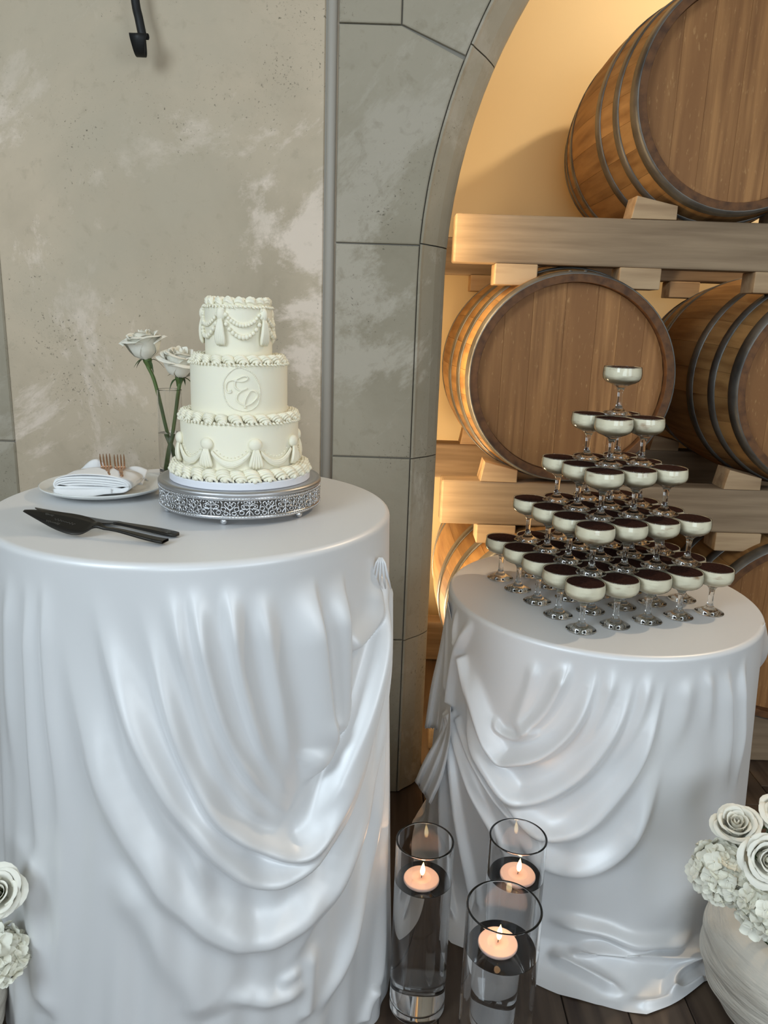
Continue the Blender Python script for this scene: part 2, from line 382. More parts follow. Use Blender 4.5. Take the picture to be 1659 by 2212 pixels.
# moulded stones round the opening edge
prof = [(.078, WY+.03), (.0755, WY-.0005), (.070, WY+.0005), (.064, WY+.009), (.030, WY+.040), (.010, WY+.066), (.002, WY+.080), (0, WY+.092), (0, WY+.150)]
joints = [0.004, z1, z2, z3, tP2+.03, tP3, ZS+AR*PI/2, TMAX-tP3, TMAX-tP2-.03, TMAX-z3, TMAX-z2, TMAX-z1, TMAX-.004]
for a, b in zip(joints[:-1], joints[1:]):
    n = max(4, int((b-a)/.06)); V = []; F = []; m = len(prof)
    for k in range(n+1):
        t = a+g + (b-a-2*g)*k/n
        for d, y in prof:
            p = off_pt(t, d); V.append((p[0], y, p[1]))
    for k in range(n):
        for j in range(m-1): F.append([k*m+j, k*m+j+1, (k+1)*m+j+1, (k+1)*m+j])
    F.append([j for j in range(m)][::-1]); F.append([n*m+j for j in range(m)])
    mk('moulded_stone', V, F, M_stone, wa, smooth=False)
# stone pilaster at the far left
wp = struct(mk('wall_pilaster', *box(-2.2, -1.037, WY+.020, 2.40, 0, 3.6), M_mortar, smooth=False))
zq = onY(8, 955, WY)[2]
for a, b in ((0, zq-.62), (zq-.62, zq), (zq, zq+.78), (zq+.78, zq+1.5), (zq+1.5, 3.6)):
    mk('stone_block', *box(-1.62, -1.040, WY+.012, 2.3, a+g, b-g, .004, 1), M_stone, wp, smooth=False)
    mk('stone_block', *box(-2.2, -1.624, WY+.012, 2.3, a+g, b-g, .004, 1), M_stone, wp, smooth=False)

# ------------------------------------------------------------------ iron bracket on the plaster
hb = thing('wall_bracket', 'black wrought iron wall bracket with rolled scroll end on grey plaster', 'bracket', tuple(onY(305, 90, 2.15)))
hp = [onY(268, -330, 2.13), onY(280, -120, 2.12), onY(292, 0, 2.115), onY(300, 40, 2.11), onY(309, 84, 2.108)]
cp = catmull(hp, 24); mb = MB().add(tube(cp, .0105, 8, flat=.55, up=(0, 1, 0)))
mb.build('bar', M_iron, hb, world=True)
c0 = onY(308, 84, 2.108); V = []; F = []
path = [(0, .0), (.004, -.022), (.001, -.036), (-.010, -.042), (-.022, -.036), (-.028, -.022), (-.030, -.006), (-.026, .004), (-.018, .006), (-.013, .000), (-.017, -.006)]
wid = [.0105, .0105, .0108, .0112, .0125, .0155, .019, .0215, .0225, .0225, .022]
pp = catmull([(a, b, ww) for (a, b), ww in zip(path, wid)], 40)
for side, th in ((0, 0.0), (1, .0035)):
    for a, b, ww in pp:
        for s in (-1, 1): V.append((c0[0]-.003+s*ww, c0[1]+a+(th if side else 0), c0[2]+b))
n = 40
for i in range(n-1):
    F.append([2*i, 2*i+1, 2*i+3, 2*i+2]); F.append([2*n+2*i, 2*n+2*i+2, 2*n+2*i+3, 2*n+2*i+1])
    F.append([2*i, 2*i+2, 2*n+2*i+2, 2*n+2*i]); F.append([2*i+1, 2*n+2*i+1, 2*n+2*i+3, 2*i+3])
mk('scroll', V, F, M_iron, hb, world=True)
mk('wall_plate', *box(hp[0][0]-.03, hp[0][0]+.03, 2.12, 2.164, hp[0][2]-.1, hp[0][2]+.08, .006), M_iron, hb, world=True)

# ------------------------------------------------------------------ barrels on their racks
BL, RB, RH = 0.92, 0.345, 0.300
def br(y): return RB - (RB-RH)*(2*y/BL-1)**2
NS = 26
def stave_mesh():
    V = []; F = []; ha = PI/NS*.992; n = 12
    for i in range(n+1):
        y = BL*i/n
        for r in (br(y), br(y)-.022):
            for k in range(4): a = -ha + 2*ha*k/3; V.append((r*math.sin(a), y, r*math.cos(a)))
    for i in range(n):
        a = 8*i; b = a+8
        for k in range(3): F.append([a+k, a+k+1, b+k+1, b+k]); F.append([a+4+k, b+4+k, b+5+k, a+5+k])
        F.append([a, b, b+4, a+4]); F.append([a+3, a+7, b+7, b+3])
    F.append([0, 4, 5, 6, 7, 3, 2, 1]); e = 8*n; F.append([e, e+1, e+2, e+3, e+7, e+6, e+5, e+4])
    return meshonly('stave', V, F, M_stave, smooth=False)
def hoop_mesh(y0, y1):
    V = []; F = []; seg = 72
    prof = [(br(y0)+.0003, y0), (br(y0)+.0032, y0), (br((y0+y1)/2)+.0034, (y0+y1)/2), (br(y1)+.0032, y1), (br(y1)+.0003, y1)]
    for r, y in prof: V += [(r*math.cos(2*PI*k/seg), y, r*math.sin(2*PI*k/seg)) for k in range(seg)]
    for j in range(4):
        for k in range(seg): F.append([j*seg+k, j*seg+(k+1) % seg, (j+1)*seg+(k+1) % seg, (j+1)*seg+k])
    return meshonly('hoop', V, F, M_hoop)
ME_stave = stave_mesh()
HY = [(-.002, .042), (.118, .154), (.255, .297)]; HY += [(BL-b, BL-a) for a, b in HY[::-1]]
ME_hoops = [hoop_mesh(a, b) for a, b in HY]
def head_boards(yf, off):
    out = []; R = RH-.0235; xs = [-R, -.205+off, -.125+off, -.030+off, .062+off, .128+off, .205+off, R]
    for a, b in zip(xs[:-1], xs[1:]):
        a += .0002; b -= .0002; a = max(a, -R+.001); b = min(b, R-.001)
        top = [(x, math.sqrt(max(R*R-x*x, 1e-6))) for x in np.linspace(a, b, 9)]
        poly = [(x, -z) for x, z in top] + top[::-1]
        V, F = prism(poly, 0, .020, .0004); out.append(meshonly('head_board', V, F, M_head, smooth=False))
    return out
ME_heads = [head_boards(0, 0.0), head_boards(0, .018)]
ME_rivet = meshonly('rivet', *sphere((0, 0, 0), .006, 8, 5, (1, 1, .6)), M_hoop)
V, F = lathe([(RH-.0008, -.0012), (RH-.0226, -.0012), (RH-.0226, .0310)], 72)
ME_ring = meshonly('chime', [(v[0], v[2], v[1]) for v in V], F, M_chime)
def barrel(x, z, label, roll, variant):
    t = thing('wine_barrel', label, 'barrel', (x, 2.332, z), 0, 'oak barrels in the alcove rack')
    for k in range(NS): instm(ME_stave, 'stave', t, Matrix.Rotation(2*PI*k/NS + roll, 4, 'Y'))
    for j, me in enumerate(ME_hoops):
        h = instm(me, 'hoop', t)
        if j < 3:
            y = (HY[j][0]+HY[j][1])/2; rr = br(y)+.004
            for s in (-.022, .022):
                a = PI/2 + s/rr + .25*j*0; instm(ME_rivet, 'rivet', h, Matrix.Translation((rr*math.cos(a+.02), y, rr*math.sin(a+.02))))
    for yy in (.030, BL-.050):
        for me in ME_heads[variant]: instm(me, 'head_board', t, Matrix.Translation((0, yy, 0)))
    instm(ME_ring, 'chime', t)
    return t
barrel(.540, 1.275, 'oak wine barrel directly behind the dessert tower, in the middle rack row', .05, 0)
barrel(1.330, 1.275, 'oak wine barrel at the right edge of the middle rack row, mostly in shadow', .10, 1)
barrel(.950, 2.055, 'topmost oak wine barrel, lying on the upper rack beam', .02, 1)
barrel(.540, .495, 'lowest oak wine barrel beside the arch, half hidden behind the shorter table', .08, 0)
barrel(1.330, .495, 'lowest oak wine barrel at the right edge, hidden by the shorter table', .03, 1)

BY0, BY1 = 2.400, 2.485
def rack(label, ztop, zbot, up, down):
    t = thing('barrel_rack', label, 'rack', (1.4, 2.40, zbot), 0, 'timber barrel racks')
    mk('front_beam', *box(.178, 3.2, BY0, BY1, zbot, ztop, .006), M_beam, t, smooth=False, world=True)
    mk('back_beam', *box(.12, 3.2, 3.12, 3.205, zbot, ztop, .006), M_beam, t, smooth=False, world=True)
    for yb0, yb1 in ((BY0-.003, BY1+.003), (3.117, 3.208)):
        for xa, xb, side in up:      # wedge that the barrel leans on, high on the outer side
            h = .062; lo = .038
            poly = [(xa, ztop), (xb, ztop), (xb, ztop+(h if side > 0 else lo)), (xa+(.0 if side > 0 else .012), ztop+(lo if side > 0 else h))]
            mk('cradle_block', *prism(poly, yb0, yb1, .002), M_block, t, smooth=False, world=True)
        for xa, xb in down:
            mk('cradle_block', *box(xa, xb, yb0, yb1, zbot-.060, zbot, .003), M_block, t, smooth=False, world=True)
    return t
def xs_of(pl, y): return [(onY(a, y, BY0)[0], onY(b, y, BY0)[0]) for a, b in pl]
zu1, zu0 = onY(1240, 468, BY0)[2], onY(1240, 574, BY0)[2]
zm1, zm0 = onY(1240, 1046, BY0)[2], onY(1240, 1140, BY0)[2]
up1 = [(*xs_of([(1366, 1465)], 440)[0], -1), (1.09, 1.20, 1)]
rack('upper timber rack carrying the topmost barrel, pale beam lit at its left end', zu1, zu0, up1, xs_of([(1068, 1160), (1337, 1427), (1630, 1715)], 600))
rack('middle timber rack under the barrel behind the dessert tower', zm1, zm0, [(*xs_of([(1038, 1118)], 1018)[0], -1), (.72, .82, 1), (*xs_of([(1565, 1645)], 1035)[0], -1), (1.5, 1.6, 1)], xs_of([(1028, 1112), (1300, 1385), (1545, 1643)], 1165))
rack('lowest timber rack standing on the floor behind the shorter table', .178, .002, [(.28, .37, -1), (.72, .82, 1), (1.07, 1.16, -1), (1.5, 1.6, 1)], [])
# ------------------------------------------------------------------ draped tables
def drape(name, label, cx, cy, R0, zt, prof_fn, folds, rows, extra=None, side=.65):
    """surface of revolution (profile by angle) with fold ridges raised along its normal; fold lines are given on the cloth"""
    t = thing(name, label, 'tablecloth', (cx, cy, 0))
    ph = np.concatenate([np.linspace(-PI, math.radians(-125), 40, endpoint=False), np.linspace(math.radians(-125), math.radians(125), 620, endpoint=False), np.linspace(math.radians(125), PI, 40, endpoint=False)])
    vv = rows                                            # arc-length parameter from the table edge
    PHI, VV = np.meshgrid(ph, vv)
    Rr, Z = prof_fn(PHI, VV)
    X = cx + Rr*np.sin(PHI); Y = cy - Rr*np.cos(PHI)
    dR = np.gradient(Rr, axis=0); dZ = np.gradient(Z, axis=0); ln = np.hypot(dR, dZ)+1e-9
    nr, nz = -dZ/ln, dR/ln
    P = np.stack([X, Y, Z], -1); pix = project(P)
    N3 = np.stack([nr*np.sin(PHI), -nr*np.cos(PHI), nz], -1)
    facing = ((CAMP - P)*N3).sum(-1) > 0
    S = R0*PHI
    D = np.zeros_like(PHI)
    pf = np.where(facing, 0, 1e6)
    for fo in folds:
        pts, amp, wa, wb = fo[:4]; wa *= .72; wb *= .80; tap = fo[4] if len(fo) > 4 else (.25, .15)
        q = []
        for (x, y) in pts:
            d2 = (pix[..., 0]-x)**2 + (pix[..., 1]-y)**2 + pf; k = np.unravel_index(np.argmin(d2), d2.shape); q.append((S[k], VV[k]))
        c = catmull(q, 48)
        c[:, 0] = np.convolve(np.pad(c[:, 0], 2, 'edge'), np.ones(5)/5, 'valid'); c[:, 1] = np.convolve(np.pad(c[:, 1], 2, 'edge'), np.ones(5)/5, 'valid')
        mrg = 2.6*max(wa, wb)
        m = (S > c[:, 0].min()-mrg) & (S < c[:, 0].max()+mrg) & (VV > c[:, 1].min()-mrg) & (VV < c[:, 1].max()+mrg)
        s, v = S[m], VV[m]
        best = np.full(s.shape, 1e9); bt = np.zeros(s.shape); bc = np.zeros(s.shape)
        seg = np.hypot(*(c[1:]-c[:-1]).T); cum = np.concatenate([[0], np.cumsum(seg)])
        for i in range(len(c)-1):
            a = c[i]; e = c[i+1]-c[i]; l2 = e@e+1e-12
            u = np.clip(((s-a[0])*e[0] + (v-a[1])*e[1])/l2, 0, 1); ds = s-a[0]-u*e[0]; dv = v-a[1]-u*e[1]; d = np.hypot(ds, dv)
            b = d < best; best = np.where(b, d, best); bt = np.where(b, (cum[i]+u*seg[i])/cum[-1], bt); bc = np.where(b, e[0]*dv - e[1]*ds, bc)
        # v grows downwards: cross > 0 is the lower side of a line drawn left to right
        wdt = np.where(bc > 0, wb, wa)
        wsc = .45 + .55*np.minimum(sst(0, .3, bt), 1)
        A = np.interp(bt, np.linspace(0, 1, len(amp)), amp) if hasattr(amp, '__len__') else amp
        tp = sst(0, tap[0]+1e-6, bt)*(1-sst(1-tap[1]-1e-6, 1, bt)) if tap else 1
        h = np.exp(-(best/(wdt))**2)
        D[m] += A*tp*h
    if extra is not None: D += extra(PHI, VV)
    D = .055*np.tanh(1.7*D/.055)*sst(0.0, 0.085, VV)*(1-side*sst(1.15, 1.5, np.abs(PHI)))
    P = P + N3*D[..., None]
    P[..., 2] = np.maximum(P[..., 2], .0015)
    nr_, nc = PHI.shape
    Vv = [(cx, cy, zt)]; F = []
    rings = [R0*.35, R0*.7, R0*.93, R0-.012]
    for r in rings: Vv += [(cx+r*math.sin(a), cy-r*math.cos(a), zt) for a in ph]
    nring = len(rings)
    for k in range(nc): F.append([0, 1+k, 1+(k+1) % nc])
    Vv += P.reshape(-1, 3).tolist()
    for i in range(nring+nr_-1):
        a = 1+i*nc; b = a+nc
        for k in range(nc): k2 = (k+1) % nc; F.append([a+k, b+k, b+k2, a+k2])
    o = mk('cloth', Vv, F, M_satin, t, world=True)
    return t

def Q(pts, sc, ox, oy): return [(ox+x*sc, oy+y*sc) for x, y in pts]
ER = .011
def edge_profile(V, R0, zt):
    """rounded table edge for v in [0, ER*pi/2]"""
    a = np.clip(V/ER, 0, PI/2); return R0-ER+ER*np.sin(a), zt-ER+ER*np.cos(a)

# ---- tall table on the left
LCX, LCY, LR, LZ = -.3716, 1.503, .383, 1.070
def lprof(PHI, VV):
    r, z = edge_profile(VV, LR, LZ); dv = np.maximum(VV-ER*PI/2, 0); h = LZ-ER
    k = np.clip(dv/h, 0, 1)
    return r + .040*k**1.2, z - dv
q1 = lambda pts: Q(pts, .5184, 0, 1150)
LF = [
 # soft upright folds at the far left
 (q1([(40, 120), (45, 600), (60, 1100)]), .006, .022, .022, (.25, .5)),
 (q1([(110, 130), (130, 600), (150, 1100), (160, 1500)]), .008, .022, .016, (.25, .5)),
 (q1([(180, 140), (205, 600), (240, 1000), (260, 1350)]), .007, .020, .014, (.25, .5)),
 (q1([(120, 1250), (150, 1500), (190, 1900), (230, 2040)]), .012, .03, .05),
 # the long swoops running from the table edge round to the pin
 (q1([(225, 190), (300, 560), (400, 920), (540, 1230), (700, 1470), (850, 1620), (1000, 1690), (1130, 1670), (1270, 1570), (1390, 1380), (1470, 1100), (1540, 700), (1585, 250)]), [.006, .014, .022, .026, .022, .014, .012], .050, .026),
 (q1([(388, 140), (430, 400), (520, 700), (640, 960), (780, 1180), (920, 1340), (1040, 1425), (1160, 1425), (1290, 1330), (1400, 1130), (1490, 820), (1550, 480), (1588, 180)]), [.012, .020, .026, .030, .026, .016, .010], .034, .017),
 (q1([(500, 600), (560, 900), (680, 1150), (800, 1330), (890, 1535)]), .010, .020, .020, (.45, .2)),
 (q1([(560, 190), (630, 470), (710, 760), (800, 1000), (900, 1170), (1020, 1260), (1130, 1310), (1220, 1320), (1300, 1250), (1370, 1120), (1450, 880), (1530, 520), (1588, 170)]), [.008, .016, .022, .026, .028, .018, .010], .030, .012),
 (q1([(700, 170), (740, 420), (800, 640), (860, 840), (950, 1030), (1070, 1160), (1180, 1225)]), .009, .022, .016),
 (q1([(790, 170), (840, 480), (920, 780), (1020, 980), (1120, 1110), (1200, 1165), (1262, 1152)]), .014, .026, .012, (.25, .35)),
 (q1([(945, 160), (990, 560), (1070, 860), (1160, 1030), (1255, 1098)]), .012, .026, .014, (.25, .4)),
 (q1([(1080, 200), (1130, 560), (1190, 860), (1262, 1075)]), .008, .024, .020, (.25, .5)),
 # pleat edges beside the pocket (sharp on their right)
 (q1([(1300, 150), (1322, 450), (1350, 760), (1364, 880), (1300, 990), (1240, 1045)]), .017, .010, .050, (.30, .15)),
 (q1([(1425, 140), (1424, 450), (1420, 680), (1408, 780), (1362, 900)]), .015, .009, .040, (.30, .15)),
 (q1([(1560, 140), (1554, 300), (1520, 410), (1430, 505)]), .012, .009, .036, (.30, .15)),
 # rope of gathered cloth that hangs from the pin
 (q1([(1588, 150), (1545, 430), (1470, 720), (1400, 920), (1330, 1110), (1270, 1240)]), [.010, .020, .026, .024, .018], .030, .012, (.03, .2)),
 (q1([(1592, 160), (1580, 600), (1520, 1000), (1420, 1350), (1280, 1650), (1140, 1870)]), [.010, .014, .016, .014, .006], .018, .020, (.03, .2)),
 (q1([(1598, 160), (1590, 700), (1560, 1100), (1500, 1500), (1400, 1850), (1290, 2040)]), [.010, .012, .012, .012, .010], .020, .022, (.03, .1)),
 (q1([(1604, 200), (1606, 800), (1600, 1300), (1570, 1800), (1530, 2040)]), [.006, .008, .010, .010], .018, .022, (.03, .1)),
 # loose creases low down on the front
 (q1([(930, 1900), (1060, 1945), (1180, 1930), (1290, 1850)]), .010, .030, .018, (.3, .3)),
 (q1([(1140, 1880), (1200, 1850), (1260, 1800)]), .004, .016, .016, (.4, .4)),
 (q1([(480, 1350), (640, 1640), (800, 1880), (900, 2040)]), .012, .05, .04),
 (q1([(1300, 1700), (1290, 1900), (1270, 2040)]), .008, .02, .02),
 (q1([(1560, 1870), (1530, 1960), (1510, 2045)]), .010, .02, .02),
]
def lextra(PHI, VV):
    return .003*np.sin(PHI*23+1.3*np.sin(PHI*5))*sst(.05, .5, VV)*.5 + .002*np.sin(PHI*41+VV*9)*sst(.1, .6, VV)*.5 \
        + np.where(np.abs(PHI) > 1.75, .010*np.sin(PHI*26)*sst(.02, .4, VV), 0)
tl = drape('tablecloth', 'white satin cloth draped and swagged over the tall round cake table', LCX, LCY, LR, LZ, lprof, LF,
           np.concatenate([np.linspace(0, ER*PI/2, 7), np.linspace(ER*PI/2, LZ-ER-.001+ER*PI/2, 300)[1:]]), lextra)
# gathered knot at the pin
a, z = hit_cyl(822, 1217, LCX, LCY, LR+.012)
pc = np.array([LCX+(LR+.012)*math.sin(a), LCY-(LR+.012)*math.cos(a), z])
mb = MB()
for k in range(5):
    d = (k-2)*.004; mb.add(tube([pc+np.array([d*.3, -.002, .012]), pc+np.array([d, -.004, .002]), pc+np.array([d*1.6, -.003, -.02]), pc+np.array([d*2.6, .004, -.05])], [.0012, .0020, .0026, .0012], 8))
mb.build('gathered_pleat', M_satin, tl, world=True)

# ---- shorter table on the right
RCX, RCY, RR, RZ = .5626, 1.9045, .3875, .767
hp_ = [(-2.2, .45), (-1.25, .47)] + sorted((math.atan2(p[0]-RCX, -(p[1]-RCY)), math.hypot(p[0]-RCX, p[1]-RCY)) for p in [onZ(x, y, .004) for x, y in [(975, 2035), (1050, 2062), (1160, 2125), (1210, 2147), (1300, 2170), (1397, 2192), (1455, 2168), (1530, 2115)]]) + [(1.0, .45), (1.6, .43), (2.4, .42)]
hx = np.array([h[0] for h in hp_]); hr = np.array([h[1] for h in hp_])
RV0 = RZ-ER-.060
def rprof(PHI, VV):
    r, z = edge_profile(VV, RR, RZ); dv = np.maximum(VV-ER*PI/2, 0)
    k = np.clip(dv/RV0, 0, 1); rs = r + .030*k**1.3; zs = z - np.minimum(dv, RV0)
    e = np.clip((dv-RV0)/.16, 0, 1); rf = np.interp(PHI, hx, hr, left=.43, right=.42)
    rs = rs + (rf-(RR+.030))*(e**1.25); zs = zs - .058*(1-(1-e)**2.2)
    return rs, zs
q2 = lambda pts: Q(pts, .4696, 880, 1180)
RF = [
 (q2([(745, 505), (720, 620), (650, 760), (560, 840), (490, 858)]), .016, .012, .024),
 (q2([(600, 500), (570, 640), (520, 780), (485, 850)]), .006, .02, .02),
 (q2([(865, 510), (850, 660), (770, 830), (640, 950), (520, 985), (440, 978), (385, 840), (320, 650), (268, 500)]), [.012, .018, .024, .026, .026, .020, .012], .011, .022),
 (q2([(395, 760), (440, 850), (520, 880), (620, 830)]), .010, .014, .010),
 (q2([(1050, 515), (1000, 740), (890, 940), (760, 1075), (620, 1150), (500, 1150), (400, 1020), (320, 860), (262, 620)]), [.010, .016, .020, .022, .022, .016, .008], .015, .030),
 (q2([(1205, 540), (1130, 800), (1050, 1000), (940, 1170), (830, 1280), (700, 1330), (580, 1295), (460, 1130), (340, 930), (230, 770)]), [.012, .018, .020, .020, .022, .020, .014], .014, .032),
 (q2([(1170, 900), (1140, 1090), (1060, 1290), (950, 1420), (830, 1480), (700, 1480), (590, 1420), (480, 1290)]), [.004, .010, .018, .020, .018, .012], .016, .036, (.45, .2)),
 (q2([(960, 515), (920, 680), (840, 850), (740, 960)]), .007, .018, .018, (.3, .5)),
 (q2([(1130, 530), (1080, 720), (1000, 900), (900, 1060)]), .007, .018, .018, (.3, .5)),
 (q2([(1300, 560), (1260, 800), (1200, 1000)]), .006, .03, .03, (.3, .6)),
 # upright folds right of the swag
 (q2([(1468, 520), (1470, 800), (1468, 1150)]), .010, .014, .030, (.3, .5)),
 (q2([(1560, 470), (1530, 640), (1525, 900), (1505, 1160)]), .010, .016, .016, (.3, .5)),
 (q2([(1380, 520), (1385, 700), (1390, 900)]), .006, .02, .02, (.3, .6)),
 # rope and fan below the lower pin
 (q2([(262, 492), (300, 640), (370, 830), (440, 985)]), [.016, .022, .020, .010], .014, .018, (.03, .2)),
 (q2([(205, 745), (260, 950), (330, 1150), (420, 1350), (470, 1500)]), [.012, .018, .018, .012, .006], .014, .016, (.03, .2)),
 (q2([(200, 745), (215, 1000), (250, 1250), (290, 1500), (300, 1700)]), [.010, .014, .016, .014, .010], .013, .013, (.03, .1)),
 (q2([(195, 745), (180, 1000), (180, 1250), (200, 1550), (220, 1750)]), [.010, .014, .016, .014, .012], .012, .012, (.03, .1)),
 (q2([(190, 745), (150, 950), (120, 1200), (110, 1350)]), [.010, .014, .016, .014], .012, .012, (.03, .1)),
 (q2([(230, 770), (330, 1000), (450, 1200), (570, 1330)]), [.008, .014, .016, .008], .012, .016, (.03, .2)),
 # gathered strip above the lower pin
 (q2([(310, 320), (270, 420), (240, 490), (215, 620), (200, 740)]), .014, .016, .020, (.1, .05)),
 (q2([(190, 250), (180, 500), (170, 700)]), .010, .014, .014),
 (q2([(230, 270), (225, 400), (240, 470)]), .010, .012, .012),
 # puddled hem
 (q2([(620, 1730), (760, 1730), (900, 1760), (1040, 1810), (1180, 1810), (1330, 1780)]), .016, .022, .018, (.2, .2)),
 (q2([(700, 1900), (830, 1850), (960, 1850), (1120, 1880), (1280, 1890), (1370, 1880)]), .018, .020, .014, (.2, .1)),
 (q2([(640, 1850), (760, 1920), (880, 2000), (1000, 2080)]), .018, .022, .026, (.2, .2)),
 (q2([(1225, 2090), (1215, 2000), (1260, 1930), (1360, 1880)]), .020, .014, .018, (.1, .2)),
 (q2([(1000, 2080), (1110, 2120), (1220, 2080), (1380, 1980)]), .012, .016, .016, (.2, .1)),
]
def rextra(PHI, VV):
    return .0025*np.sin(PHI*19+1.1*np.sin(PHI*4))*sst(.05, .4, VV)*.5 + np.where(np.abs(PHI) > 1.75, .010*np.sin(PHI*24)*sst(.02, .3, VV), 0)
tr = drape('tablecloth', 'white satin cloth swagged over the shorter round dessert table, puddling on the floor', RCX, RCY, RR, RZ, rprof, RF,
           np.concatenate([np.linspace(0, ER*PI/2, 7), np.linspace(ER*PI/2, RV0+.16+ER*PI/2, 270)[1:]]), rextra)
def fan(name, apex, lefte, righte, Ydep, pleats, amp, parent, seed):
    """pleated fan of loose cloth between two edge lines that start at the pin; the free end is frayed"""
    r = random.Random(seed); L = catmull([apex]+lefte, 22); Rr = catmull([apex]+righte, 22); nu = 60; V = []; F = []
    for i in range(22):
        for k in range(nu+1):
            u = k/nu; p = L[i]*(1-u)+Rr[i]*u; j = 0
            if i == 21: j = r.uniform(-2.5, 2.5)
            y = Ydep[0] + (Ydep[1]-Ydep[0])*u + .02*(i/21) - amp*(i/21)**.8*math.sin(u*PI*2*pleats+.6) ; q = onY(p[0]+j*.5, p[1]+j, y); V.append(q)
    for i in range(21):
        for k in range(nu): a = i*(nu+1)+k; F.append([a, a+1, a+nu+2, a+nu+1])
    o = mk(name, V, F, M_satin, parent, world=True)
    sm = o.modifiers.new('thickness', 'SOLIDIFY'); sm.thickness = .0012
    return o
fan('frayed_tail', (974, 1526), [(950, 1585), (918, 1640), (897, 1688)], [(972, 1600), (955, 1680), (930, 1738)], (1.80, 1.70), 2.5, .012, tr, 1)
fan('frayed_tail', (968, 1300), [(950, 1400), (932, 1480), (918, 1572)], [(985, 1400), (975, 1500), (958, 1575)], (1.93, 1.84), 2, .010, tr, 2)
fan('frayed_tail', (1652, 1345), [(1630, 1400), (1615, 1440), (1592, 1462)], [(1659, 1385), (1655, 1420), (1630, 1455)], (1.72, 1.90), 1, .010, tr, 3)
fan('frayed_tail', (1625, 1440), [(1600, 1480), (1590, 1520), (1580, 1560)], [(1636, 1465), (1632, 1500), (1610, 1530)], (1.74, 1.86), 1, .008, tr, 4)
# ------------------------------------------------------------------ cake stand
SX, SY = -.283, 1.500
TZ = LZ + .0005
cs = thing('cake_stand', 'round silver cake stand with pierced filigree band and ball feet', 'cake stand', (SX, SY, TZ))
SR, SB, ST = .1535, .0125, .064
prof = [(0, ST-.004), (SR-.012, ST-.004), (SR-.006, ST-.0025), (SR+.0010, ST-.003), (SR+.0032, ST-.006), (SR+.0032, ST-.010), (SR+.001, ST-.012), (SR-.004, ST-.012), (SR-.006, ST-.008), (0, ST-.008)]
mk('top_plate', *lathe(prof, 96), M_silver2, cs)
for z, nm in ((ST-.0145, 'beaded_rim'), (SB+.003, 'beaded_rim')):
    mb = MB().add(lathe([(SR-.002, z-.0035), (SR+.0012, z-.0035), (SR+.0018, z), (SR+.0012, z+.0035), (SR-.002, z+.0035)], 96, closed=True))
    for k in range(168):
        a = 2*PI*k/168; mb.add(sphere(((SR+.0016)*math.cos(a), (SR+.0016)*math.sin(a), z), .0016, 5, 3))
    mb.build(nm, M_silver, cs)
for k in range(6):
    a = -PI/2 - .03 + k*PI/3; mk('ball_foot', *sphere(((SR-.010)*math.cos(a), (SR-.010)*math.sin(a), .0072), .0072, 14, 9), M_silver, cs)
NC = 14; cw = 2*PI*SR/NC; z0, z1_ = SB+.006, ST-.018; hh = z1_-z0
def bend(x, y): a = x*cw/SR; return np.array([SR*math.sin(a), -SR*math.cos(a), z0+y*hh])
mb = MB(); out = lambda p: (p[0], p[1], 0)
def ring(cx_, cy_, rx, ry, r=.0013, a0=0, a1=2*PI, n=16):
    full = abs(a1-a0) > 6.2; pts = [bend(cx_+rx*math.cos(a0+(a1-a0)*k/n), cy_+ry*math.sin(a0+(a1-a0)*k/n)) for k in range(n if full else n+1)]
    mb.add(tube(pts, r, 5, closed=full, up=out))
def line(pts, r=.0013, n=10): mb.add(tube([bend(*p) for p in catmull(pts, n)], r, 5, up=out))
def blob(x, y, r=.0020, s=1.0):
    p = bend(x, y); mb.add(sphere(p, r, 6, 4))
for s in (-1, 1):
    ring(s*.17, .46, .062, .13); ring(s*.105, .17, .055, .11); ring(s*.30, .22, .060, .12); ring(s*.36, .62, .072, .13, a0=.3 if s > 0 else PI-.3, a1=(.3+5.2) if s > 0 else (PI-.3-5.2))
    line([(s*.02, .36), (s*.10, .62), (s*.15, .80), (s*.10, .93), (s*.055, .80)]); line([(s*.23, .55), (s*.20, .78), (s*.24, .98)])
    line([(s*.42, .45), (s*.30, .42), (s*.24, .36)]); line([(s*.40, .05), (s*.44, .22), (s*.5, .36)]); blob(s*.21, .88); blob(s*.055, .80, .0024); blob(s*.36, .62, .0024); blob(s*.2, .05, .002); blob(s*.43, .42)
    line([(s*.46, .98), (s*.43, .80), (s*.5, .60)]); ring(s*.40, .92, .045, .09); blob(s*.30, .90, .002)
ring(0, .58, .052, .15); line([(0, .73), (0, .98)], .0017); line([(0, .43), (-.01, .2), (0, .02)], .0014); blob(0, .12, .0024); blob(0, .90, .0026)
line([(.5, .98), (.5, .70), (.5, .46), (.5, .15), (.5, .0)], .0020); blob(.5, .86, .0032); blob(.5, .50, .0024); blob(.5, .18, .0024)
line([(-.49, .50), (-.42, .46), (-.36, .50)]); line([(.49, .50), (.42, .46), (.36, .50)])
ME_fil = mb.mesh('filigree_panel', M_silver)
for k in range(NC): instm(ME_fil, 'filigree_panel', cs, Matrix.Rotation(2*PI*k/NC + .06, 4, 'Z'))

